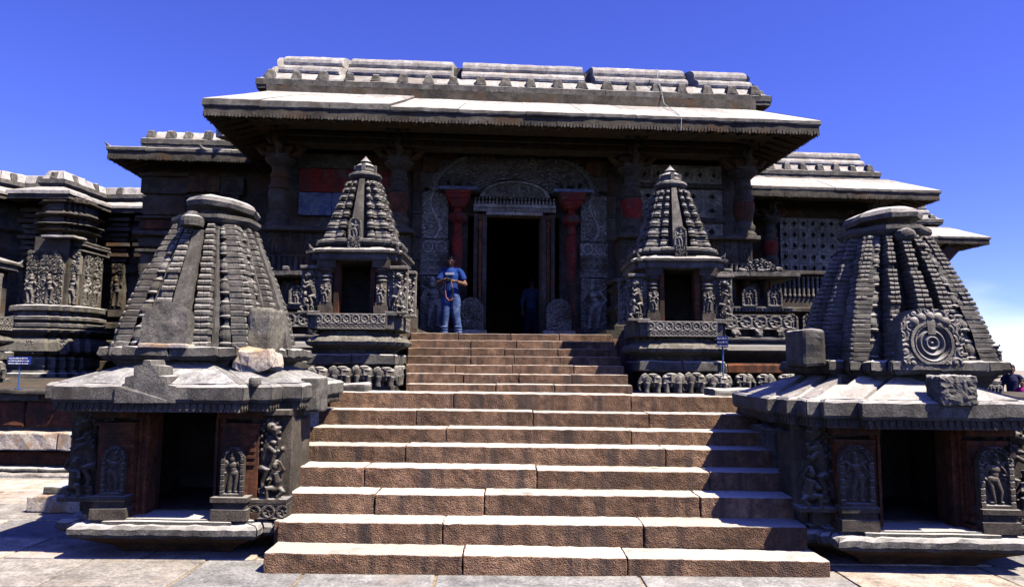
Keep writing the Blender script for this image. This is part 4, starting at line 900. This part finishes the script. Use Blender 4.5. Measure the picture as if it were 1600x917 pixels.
# right wings
wing(5.0, 10.9, 4.6, 14, 5.0, 11.1, 3.95, 6.95, (0, 1), (5.0, 10.75, 4.15), 12, z=6.15)
pillar(7.52, 4.15, 4.35, 5.75, .24, 'red'); pillar(10.3, 4.1, 4.35, 5.75, .24)
tp('pierced_screen', jali(1.95, 1.60, 7, 5, 71, .25, 10).xf((8.95, 4.5, 4.25)), 'lightcarved')
tp('pierced_screen', jali(1.3, 1.5, 4, 4, 73, .25, 10).xf((6.5, 4.5, 4.25)), 'carved')
tp('seat_slab', M().rbox(5.0, 10.6, 3.8, 4.6, 4.14, 4.24, .015, .3, .01), 'facade')
for k in range(40): tp('baluster', M().lathe([(.035, 3.52), (.055, 3.56), (.035, 3.62), (.04, 3.85), (.035, 4.0), (.055, 4.1)], 8, (5.3+5.2*k/39, 3.98)), 'carved')
tp('plinth_moulding', M().mould([(4.2, 4.05), (10.5, 4.05), (10.5, 14), (4.2, 14)], [(0.5, 1.2), (.5, 1.5), (.3, 1.55), (.5, 1.8), (.5, 2.0), (.2, 2.1), (.45, 2.3), (.45, 2.55), (.2, 2.6), (.2, 3.0), (.5, 3.1), (.5, 3.18), (.05, 3.25), (.05, 3.5), (0, 3.5)]), 'facade')
for k in range(12): tp('niche_relief', niche(.34, .42, 100+k, 22).xf((5.0+.47*k, 3.62, 2.62)), 'carved')
wing(9.0, 16.9, 11.3, 22, 9.0, 17.7, 10.6, 7.12, (0, 1), (9.0, 17.35, 10.85), 12, z=6.2)
p2 = pillar(15.9, 11.0, 4.2, 5.7, .3); 
tp('corner_bracket', M().tube([(16.0, 10.9, 4.6), (16.4, 10.7, 5.1), (16.8, 10.4, 5.6), (17.2, 10.1, 6.1)], [.18, .25, .3, .3], 10).rough(.1, 5, 3), 'facade')
tp('plinth_moulding', M().mould([(9.0, 11), (16.3, 11), (16.3, 22), (9, 22)], [(.5, 1.2), (.5, 2.0), (.1, 2.1), (.4, 2.5), (.1, 3.0), (.4, 3.2), (0, 3.4), (0, 4.2)]), 'facade')
tp('terrace_floor', M().box(9.0, 11.0, 1.5, 20, -.05, 1.19).box(10.9, 17.3, 9.3, 24, -.05, 1.18), 'granite')

# ---- star-shaped shrine wing at the far left (its own volume of the same temple)
S = thing('temple_wing', 'dark star-plan temple wing at far left with zigzag sunlit parapet', 'temple', (-12, 19, 0))
def spart(name, m, material, **k): return part(name, m.xf((12, -19, 0)), material, S, **k)
sp_ = [(-22, 19.7), (-14.5, 19.7), (-14.2, 20.3), (-13.35, 20.3), (-13.3, 19.75), (-12.75, 19.75), (-12.6, 21.6), (-8.2, 21.4), (-8.2, 26), (-22, 26)]
spart('wall', M().mould(sp_, [(0, 1.2), (.3, 1.25), (.3, 1.6), (.1, 1.65), (.3, 1.9), (.3, 2.2), (0, 2.3), (.3, 2.6), (.3, 2.75), (0, 2.9), (0, 4.2), (.15, 4.3), (.15, 4.5), (.02, 4.55), (.1, 4.75), (0, 4.9), (0, 5.2), (.15, 5.3), (.1, 5.6), (0, 5.65), (.0, 6.3)]), 'facade')
for i in range(7):
    ln = math.dist(sp_[i], sp_[i+1]); n = max(1, round(ln/1.1))
    for k in range(n):
        a, b = k/n+.004/ln, (k+1)/n-.004/ln; ns = max(1, int(ln/n/.15)); dz = random.uniform(-.015, .02)
        spart('eave_stone', edge_piece(sp_, i, [(-.1, 6.45), (.62, 6.16), (.66, 6.17), (.66, 6.24+dz), (.62, 6.26+dz), (-.1, 6.55+dz)], a, b, ns).rough(.012, 6, i*5+k), 'plaster')
        spart('fascia_stone', edge_piece(sp_, i, [(.1, 6.25), (.58, 6.04), (.62, 6.04), (.62, 6.15), (.1, 6.35)], a, b, ns).rough(.012, 6, i*5+k), 'facade')
        spart('cornice_stone', edge_piece(sp_, i, [(-.4, 6.52), (.05, 6.52), (.12, 6.6), (.12, 6.72), (-.4, 6.74)], a, b, ns).rough(.014, 7, i*5+k), 'schist')
        spart('parapet_stone', edge_piece(sp_, i, [(-.5, 6.7), (.05, 6.72), (-.06, 6.95+dz), (-.14, 7.0+dz), (-.5, 7.0)], a, b, ns).rough(.02, 7, i*5+k), 'plaster')
    d = Vector((sp_[i+1][0]-sp_[i][0], sp_[i+1][1]-sp_[i][1])).normalized(); nn = Vector((d.y, -d.x)); n = max(1, int(ln/.75))
    for k in range(n):
        c = Vector(sp_[i])+d*ln*(k+.5)/n+nn*.08; mm = M().rbox(-.1, .1, 0, .2, 0, .26, .04, .06, .02, 9, k+i); mm.v = [(x*(1-.8*z), y_+z*.2, z) for x, y_, z in mm.v]
        spart('merlon', mm.xf((c.x, c.y, 6.71), math.atan2(d.y, d.x)), 'schist')
spart('roof', M().box(-22, -8.2, 21.9, 26, 6.2, 6.8).box(-22, -12.9, 20.4, 22, 6.2, 6.8), 'facade')
def pil(x, y, seed, w_=.22):
    m = M(); z = 2.95; rg_ = random.Random(seed)
    m.box(x-w_, x+w_, y-.16, y+.3, z, z+.2); m.box(x-w_*.8, x+w_*.8, y-.11, y+.3, z+.2, 4.55)
    for k in range(9):
        zz = 4.6+.155*k; o = [.0, .08, .02, .12, .0, .05, .14, .02, .1][k]; m.box(x-w_-o, x+w_+o, y-.14-o, y+.3, zz, zz+.1)
    spart('wall_pilaster', m.rough(.012, 7, seed), 'facade')
    spart('deity_panel', figure_panel(w_*1.5, 1.0, seed, 26, .1).xf((x, y-.12, 3.2)), 'facade'); spart('canopy_panel', M().field(w_*1.5, .3, carve(seed, .1), 24, 22, .08, thick=.08).xf((x, y-.12, 4.24)), 'facade')
for k, (x, y_) in enumerate(((-11.9, 21.42), (-11.1, 21.4), (-10.3, 21.38), (-9.5, 21.36), (-8.7, 21.34), (-14.8, 19.7), (-15.8, 19.7), (-13.75, 20.2))): pil(x, y_, 200+k*3)
# projecting bay with the sunlit carved panel
bc = (-12.5, 19.55)
def bay(a, prof, m_, name, n=1): 
    pl_ = [(bc[0]+x*a/1.0, bc[1]+y*a) for x, y in cross(.8, (.62, .14), (.40, .26))]
    spart(name, M().mould(pl_, prof, .25).rough(.008, 5, prof[0][1]), m_)
bay(1.1, [(.05, 1.18), (.05, 1.28), (-.05, 1.3), (-.06, 1.36)], 'schist', 'foot_moulding')
bay(.95, [(-.1, 1.3), (-.02, 1.42), (0, 1.46), (0, 1.66), (-.1, 1.72)], 'schist', 'block_moulding')
bay(1.1, [(-.25, 1.7), (.03, 1.80), (.1, 1.86), (.06, 2.08), (-.04, 2.2), (-.25, 2.24)], 'tan', 'cushion_moulding')
bay(1.05, [(-.2, 2.2), (.1, 2.36), (.12, 2.41), (0, 2.44)], 'tan', 'thin_moulding')
bay(1.0, [(-.05, 2.42), (.02, 2.5), (.02, 2.58), (-.08, 2.6), (.03, 2.68), (.03, 2.76), (-.08, 2.78), (-.08, 2.9), (.0, 2.93), (0, 3.05), (-.1, 3.08)], 'schist', 'layered_moulding')
for x, y_, s_ in ((-13.1, 18.55, .3), (-12.4, 18.40, .26), (-11.75, 18.62, .3)):
    cvm = carve(int(x*10) % 90+3, .12); spart('dormer_ornament', M().field(.34, .34, cvm, 22, 22, .05, lambda X_, Z: np.abs(X_) < .17-.22*Z, thick=.15).xf((x, y_-.05, 1.80)), 'carved')
spart('niche_wall', M().box(-13.0, -12.05, 19.12, 20.4, 3.05, 4.97).box(-12.8, -12.2, 19.6, 20.6, 4.9, 6.2).box(-13.2, -11.9, 19.4, 20.5, 3.05, 4.9), 'facade')
for x, w_, y_, s_ in ((-12.45, .66, 19.06, 3), (-11.98, .26, 19.3, 8), (-12.98, .3, 19.10, 5)):
    spart('deity_panel', figure_panel(w_, .85, s_, 50, .12).xf((x, y_, 3.1)), 'carved'); spart('canopy_panel', M().field(w_, .62, carve(s_+30, .11), int(w_*80), 50, .09, (lambda X_, Z: np.hypot(X_/.34, Z/.64) < 1) if w_ > .5 else None, thick=.1).xf((x, y_+.02, 3.97)), 'carved')
for k, yy in enumerate((19.7, 20.15)): spart('deity_panel', figure_panel(.34, .85, 300+k, 30, .1).xf((0, 0, 3.1)).xf((-11.88, yy, 0), R(90)), 'carved'); spart('canopy_panel', M().field(.34, .6, carve(310+k, .11), 28, 40, .08, thick=.08).xf((0, 0, 3.97)).xf((-11.88, yy, 0), R(90)), 'carved')
for k, z_ in enumerate((3.0, 3.06, 4.6, 4.75, 4.84)): spart('side_moulding', M().rbox(-12.2, -11.78+.03*(k % 2), 19.3, 20.6, z_, z_+.05, .012, .2, .01, 6, k), 'schist')
spart('canopy_ledge', M().rbox(-12.7, -11.75, 18.85, 19.4, 4.9, 4.97, .02, .15, .02), 'plaster')
pq = [(bc[0]-.03+x, bc[1]+.25+y) for x, y in cross(.40, (.31, .10), (.19, .19))]
for k, (z0, z1, o, o2) in enumerate(((4.97, 5.12, .02, .0), (5.13, 5.19, .10, .16), (5.20, 5.30, .06, .02), (5.31, 5.36, .14, .2), (5.37, 5.55, .05, .05), (5.56, 5.62, .16, .2), (5.63, 5.72, .08, .04), (5.73, 5.92, .0, .02), (5.93, 5.98, .1, .14), (5.99, 6.12, .04, .04))):
    spart('capital_course', M().mould(pq, [(o-.03, z0), (o, z0+.012), (o2, z1-.012), (o2-.03, z1)], .12).rough(.010, 7, k), 'facade' if k % 3 else 'shaded')
# ---- moulded bays of the plinth on both sides of the upper stairs
B = thing('temple_plinth', 'stacked carved mouldings and niches at the temple foot beside the slender shrines', 'plinth', (0, 10.8, 1.2))
def bpart(name, m, material, **k): return part(name, m.xf((0, -10.8, -1.2)), material, B, **k)
for sg, x0, x1, y0, zo in ((1, 2.2, 4.12, 10.62, 0), (-1, -3.95, -1.75, 10.9, .02)):
    pl_ = [(x0, y0), (x1, y0), (x1, y0+2.5), (x0, y0+2.5)]
    bpart('core', M().box(x0+.02, x1-.02, y0+.06, y0+2.5, 1.2, 2.62), 'facade')
    bpart('foot_course', M().mould(pl_, [(.35, 1.19), (.35, 1.25), (0, 1.25)], .2).rough(.01, 6), 'schist')
    n = 7
    for k in range(n):
        o = part('elephant', ELE, 'carved', B, (x0+.1+(x1-x0+.25)*(k+.5)/n, y0-.2-10.8, .05)); o.scale = (random.choice([-1, 1])*1.0, 1.1, 1.15)
    for k in range(3):
        o = part('elephant', ELE, 'carved', B, ((x1+.2) if sg > 0 else x0-.2, y0+.15+.3*k-10.8, .05), R(90)); o.scale = (1.1, 1.1, 1.15)
    for k in range(2): bpart('ledge_slab', edge_piece(pl_, 0, [(-.3, 1.50), (.18, 1.50), (.2, 1.52), (.2, 1.62), (.16, 1.65), (-.3, 1.66)], k/2+.003, (k+1)/2-.003, 8).rough(.012, 7, k), 'rust' if k and sg > 0 else 'schist')
    bpart('cyma_moulding', M().mould(pl_, [(-.05, 1.66), (.0, 1.70), (.16, 1.80), (.18, 1.84), (.12, 1.90), (0, 1.97)], .15).rough(.008, 7), 'shaded')
    bpart('thin_moulding', M().mould(pl_, [(.08, 1.97), (.1, 2.0), (.1, 2.03), (.0, 2.04)], .15).rough(.006, 9), 'carved')
    for k in range(6): bpart('lion_block', M().rbox(x0+.12+(x1-x0-.24)*k/5-.06, x0+.12+(x1-x0-.24)*k/5+.06, y0-.10, y0+.1, 2.04, 2.15, .03, .03, .03, 20, k), 'carved')
    bpart('scroll_band', M().field(x1-x0+.1, .22, vine(.22), int((x1-x0)*62), 18, .03, thick=.1).xf(((x0+x1)/2, y0-.03, 2.155)), 'carved')
    bpart('bead_band', M().field(x1-x0+.14, .07, dentil(.05, .07), int((x1-x0)*60), 8, .03, thick=.2).xf(((x0+x1)/2, y0-.05, 2.425)), 'carved')
    for k in range(5): bpart('niche_relief', niche(.22, .28, 130+k+sg, 26).xf((x0+.2+(x1-x0-.4)*k/4, y0-.06, 2.50)), 'carved')
    for k in range(6): bpart('recess_column', M().lathe([(.06, 2.6), (.05, 2.65), (.045, 2.8), (.07, 2.86), (.08, 2.93)], 10, (x0+.25+(x1-x0-.5)*k/5, y0+.25)), 'ochre')
    for k in range(4): bpart('recess_figure', figure_panel(.2, .3, 170+k, 20, .05).xf((x0+.4+(x1-x0-.8)*k/3, y0+.28, 2.63)), 'carved')
    bpart('recess_wall', M().box(x0+.1, x1-.1, y0+.35, y0+2.4, 2.6, 2.95), 'rust')
    for k in range(3): bpart('eave_slab', edge_piece(pl_, 0, [(-.6, 2.93), (.12, 2.92), (.16, 2.94), (.16, 3.0), (-.6, 3.05)], k/3+.003, (k+1)/3-.003, 10).rough(.012, 8, k), 'schist')
    bpart('eave_side', edge_piece(pl_, 1 if sg > 0 else 3, [(-.6, 2.93), (.12, 2.92), (.16, 2.94), (.16, 3.0), (-.6, 3.05)], 0, 1, 10).rough(.01, 8), 'schist')
    if sg > 0:
        bpart('crest_carving', M().field(.48, .2, carve(77, .09), 56, 26, .05, lambda X_, Z: np.hypot(X_/.24, Z/.2) < 1, thick=.14).xf((3.72, y0-.02, 3.02)), 'carved')
    for k in range(7): bpart('crest_fragment', M().rbox(0, random.uniform(.08, .2), 0, .14, 0, random.uniform(.03, .07), .02, .04, .02, 14, k).xf((x0+.1+(x1-x0)*k/7, y0-.08, 3.02)), 'carved')
bpart('back_plinth', M().box(-3.9, -1.6, 12, 14.2, 1.2, 2.2), 'facade'); bpart('back_plinth', M().box(1.6, 4.1, 12, 14.2, 1.2, 2.2), 'facade')

# ================================================================== SIGNS
def sign(x, y, z0, zt, w_, h_, label, rz=0):
    s = thing('sign', label, 'sign', (x, y, z0), rz, 'blue information signs on posts')
    part('post', M().lathe([(.011, 0), (.011, zt-z0-.01)], 10).lathe([(.05, 0), (.05, .012)], 10), 'postblue', s)
    part('plate', M().rbox(-w_/2, w_/2, -.035, -.018, zt-z0-h_, zt-z0, .006, .2), 'signblue', s)
    r_ = random.Random(int(abs(x)*100)); t = M(); n = 3
    for k in range(n):
        z = zt-z0-h_*(k+.62)/n; x_ = -w_*.42
        while x_ < w_*.40:
            wd = min(r_.uniform(.012, .05), w_*.42-x_)
            hh = h_/n*.26; q = x_
            while q < x_+wd:                              # letter-like strokes
                t.box(q, q+.006, -.039, -.034, z-hh*r_.uniform(.5, 1), z+hh*r_.uniform(.6, 1)); 
                if r_.random() < .7: t.box(q, q+.013, -.0385, -.034, z+hh*.6*r_.choice([-1, 0, 1])-.003, z+hh*.6*r_.choice([-1, 0, 1])+.005)
                q += .014
            x_ += wd+.012
    part('lettering', t, 'white', s)
sign(-7.05, 10.25, 1.2, 1.66, .34, .11, 'small blue sign on a thin post at the left edge, on the terrace')
sign(2.66, 8.98, 1.26, 1.98, .14, .14, 'small square blue sign beside the slender shrine right of the upper steps', R(-18))
# loose kerb blocks in front of the terrace wall
b = thing('stone_block', 'low pale dressed stone step beside the left large shrine', 'stone block', (-4.80, 7.75, 0))
part('block', M().rbox(-.35, .55, 0, .45, 0, .165, .015, .12, .012, 7), 'pale', b); part('upper_block', M().rbox(-.28, .55, .12, .5, .16, .25, .02, .1, .02, 7), 'schist', b)

# ================================================================== PEOPLE
def hand(m, wrist, dr, up, curl=.6, s=1.):
    """palm with four bent fingers and a thumb from its side"""
    d = Vector(dr).normalized(); u = Vector(up); u = (u-d*u.dot(d)).normalized(); sd_ = d.cross(u); w0 = Vector(wrist)
    pc = w0+d*.045*s
    m.tube([w0-d*.01, w0+d*.03*s, w0+d*.085*s], [.024*s, .034*s, .036*s], 8)
    for k, L_ in enumerate((.07, .078, .072, .058)):
        b_ = w0+d*.085*s+sd_*(.027-.018*k)*s; p1 = b_+d*L_*.5*s-u*.01*s; p2 = p1+(d*(1-curl)-u*curl)*L_*.45*s; p3 = p2+(-d*curl*.5-u*.7)*L_*.25*s
        m.tube([b_-d*.02, b_, p1, p2, p3], [.011*s, .0105*s, .010*s, .009*s, .007*s], 6)
    t0 = w0+d*.03*s+sd_*.03*s; m.tube([t0, t0+sd_*.02*s+d*.025*s-u*.012, t0+sd_*.018*s+d*.055*s-u*.028], [.014*s, .012*s, .009*s], 6)
def head(m, c, tilt=0., yaw=0., s=1.):
    h = M(); h.ell((0, 0, 0), (.075, .095, .105), 16, 12); h.ell((0, -.035, -.055), (.055, .058, .06), 14, 10); h.ell((0, -.05, -.085), (.03, .03, .022), 10, 8)
    h.tube([(0, -.088, .02), (0, -.106, -.022), (0, -.092, -.03)], [.010, .015, .012], 8); h.ell((0, -.086, -.058), (.026, .012, .009), 10, 6)
    for sg in (-1, 1): h.ell((sg*.078, .008, -.01), (.012, .022, .034), 8, 8); h.ell((sg*.031, -.083, .012), (.014, .008, .008), 8, 6); h.ell((sg*.031, -.082, .030), (.022, .01, .006), 8, 6)
    Rm = Matrix.Rotation(yaw, 3, 'Z') @ Matrix.Rotation(tilt, 3, 'X')
    h.v = [tuple(Vector(c)+Rm @ (Vector(p)*s)) for p in h.v]; m.merge(h); return Rm
def person(label, loc, rz, H, arms, skin, top, legs, tilt=.0, hyaw=0, lean=0., shoe='leather', short=True, hairlen=0., group=None, name_top='shirt'):
    k = H/1.72; P = thing('person', label, 'person', loc, rz, group); L_ = lean
    def sc_(m): m.v = [(x*k, (y-L_*max(0, z-.9))*k, z*k) for x, y, z in m.v]; return m
    m = M()
    m.tube([(0, .0, .86), (0, 0, 1.0), (0, .01, 1.15), (0, .01, 1.32), (0, .01, 1.42), (0, .005, 1.47)], [.125, .13, .125, .14, .11, .055], 14)
    m.tube([(0, .0, 1.42), (0, -.01, 1.53)], [.055, .052], 10); Rm = head(m, (0, -.025, 1.61), tilt, hyaw)
    fe = [(-.13, .02, .05), (.15, -.06, .05)]
    for i, sg in enumerate((-1, 1)):
        f = fe[i]; m.tube([(sg*.085, 0, .90), (sg*.10, -.01, .50), (f[0], .02, .10)], [.085, .058, .04], 10); m.tube([(f[0], .05, .05), (f[0], -.05, .045), (f[0]+sg*.01, -.15, .03)], [.04, .042, .028], 8)
        S_ = (sg*.185, .01, 1.41); E_, W_, D_, U_ = arms[i]
        m.tube([(sg*.06, .01, 1.40), (sg*.165, .01, 1.37), E_], [.05, .046, .041], 10); m.tube([E_, W_], [.042, .028], 10); m.ell(E_, .043, 10, 8); hand(m, W_, D_, U_)
    part('body', fuse(sc_(m), .0085*k, skin, 'body'), skin, P)
    # top
    t = M(); t.tube([(0, .0, .87), (0, 0, .98), (0, .005, 1.15), (0, .01, 1.30), (0, .01, 1.40), (0, .005, 1.475)], [.148, .146, .142, .158, .125, .062], 18)
    for i, sg in enumerate((-1, 1)):
        E_, W_ = Vector(arms[i][0]), Vector(arms[i][1]); S_ = Vector((sg*.185, .01, 1.41))
        t.tube([(sg*.05, .01, 1.415), Vector((sg*.15, .01, 1.40)), Vector((sg*.185, .01, 1.36)), S_.lerp(E_, .72)], [.07, .072, .07, .066], 12)
        if not short: t.tube([S_.lerp(E_, .6), E_, E_.lerp(W_, .9)], [.068, .058, .042], 10); t.ell(E_, .058)
    t.rough(.008, 11, 3)
    sh = part(name_top, fuse(sc_(t), .012*k, top, 'top'), top, P)
    j = M()
    j.tube([(0, 0, .99), (0, 0, .90), (0, 0, .82)], [.142, .15, .13], 16)
    for i, sg in enumerate((-1, 1)):
        f = fe[i]; j.tube([(sg*.07, 0, .92), (sg*.088, 0, .80), (sg*.10, -.012, .50), (f[0], .015, .25), (f[0], .01, .07)], [.10, .105, .085, .078, .082], 14)
        for q in range(4): j.ell((f[0], -.02, .13+.05*q), (.088, .075, .016), 12, 6)
    j.rough(.008, 10, 5); part('trousers', fuse(sc_(j), .012*k, legs, 'legs'), legs, P)
    hr = M(); hh = M(); hh.ell((0, .012, .032), (.083, .098, .090), 16, 12); hh.ell((0, .04, -.01), (.078, .07, .09+hairlen), 14, 10)
    for q in range(26): a = q*2.4; hh.ell((.06*math.cos(a)*(q/26)**.5, .01+.075*math.sin(a)*(q/26)**.5, .105-.03*(q/26)), .022, 6, 5)
    hh.v = [(x, y if not (y < -.045 and z < .055) else -.045, z) for x, y, z in hh.v]
    hh.v = [tuple(Vector((0, -.025, 1.61))+Rm @ Vector(p)) for p in hh.v]; part('hair', fuse(sc_(hr.merge(hh)), .011*k, 'hair', 'hair'), 'hair', P)
    for i in (0, 1):
        f = fe[i]; s_ = M().tube([(f[0], .07, .045), (f[0], -.03, .05), (f[0]+(i*2-1)*.012, -.17, .035)], [.048, .055, .038], 10); part('shoe', sc_(s_), shoe, P)
    return P, sc_
# man with the camera on the landing
AR = [((-.26, -.05, 1.15), (-.10, -.235, 1.205), (.85, -.4, .05), (0, 0, 1)), ((.29, -.04, 1.13), (.12, -.225, 1.17), (-.95, -.2, .08), (0, 0, 1))]
man, sc_ = person('man in a bright blue printed t-shirt and faded jeans looking down at his camera', (-1.2, 13.95, 2.05), R(-6), 1.70, AR, 'skin', 'tee', 'denim', tilt=R(28), hyaw=R(-8))
sh = [c for c in man.children if c.name.startswith('shirt')][0]
pr = M(); rgp = random.Random(2)
for k in range(12): pr.box(-.085+.0142*k, -.075+.0142*k, -.180, -.155, 1.318+rgp.uniform(0, .004), 1.342)
part('chest_print', sc_(pr.box(-.092, .092, -.179, -.155, 1.308, 1.313).box(-.092, .092, -.179, -.155, 1.346, 1.350)), 'white', sh)
part('wristwatch', sc_(M().lathe([(.036, -.012), (.038, 0), (.036, .012)], 14).xf((.142, -.215, 1.165))), 'black', man)
cm = thing('camera', 'small dark camera with hanging strap held by the man in blue', 'camera', (-1.2, 13.95, 2.05), R(-6))
cb = M().rbox(-.055, .055, -.33, -.28, 1.16, 1.23, .012, .05); part('camera_body', sc_(cb), 'black', cm)
ln_ = M().lathe([(.030, 0), (.030, .035), (.024, .04)], 14); ln_.v = [(x, -.33-z, 1.19+y) for x, y, z in ln_.v]; part('lens', sc_(ln_), 'black', cm)
part('strap', sc_(M().tube([(-.05, -.30, 1.17), (-.07, -.27, 1.0), (-.055, -.25, .86), (.0, -.235, .79), (.06, -.235, .80), (.085, -.24, .90), (.07, -.27, 1.03), (.05, -.29, 1.16)], .012, 8)), 'strap', cm)
part('strap_pad', sc_(M().tube([(.083, -.245, .88), (.078, -.255, .97), (.068, -.27, 1.05)], .02, 8)), 'black', cm)
AD = [((-.24, .02, 1.13), (-.24, -.06, .90), (0, -.1, -1), (-1, 0, 0)), ((.24, .02, 1.13), (.24, -.06, .90), (0, -.1, -1), (1, 0, 0))]
person('person in a blue-grey shirt seen from behind inside the black doorway', (.47, 16.9, 2.05), R(172), 1.60, AD, 'skin', 'dusk', 'navy', tilt=R(20), lean=.10, short=False)
AW = [((-.25, .0, 1.13), (-.24, -.12, .92), (0, -.3, -1), (-1, 0, 0)), ((.25, .02, 1.13), (.26, -.05, .90), (0, -.1, -1), (1, 0, 0))]
person('man in a dark navy shirt walking past at the right edge of the photo', (13.45, 19.2, -.03), R(-38), 1.74, AW, 'skin2', 'navy', 'black', tilt=R(8), hyaw=R(-12), short=False)
person('child in a bright pink top beside the man in navy', (13.22, 18.5, -.03), R(-60), 1.36, AW, 'skin2', 'pink', 'navy', tilt=R(5), hairlen=.04, shoe='black')
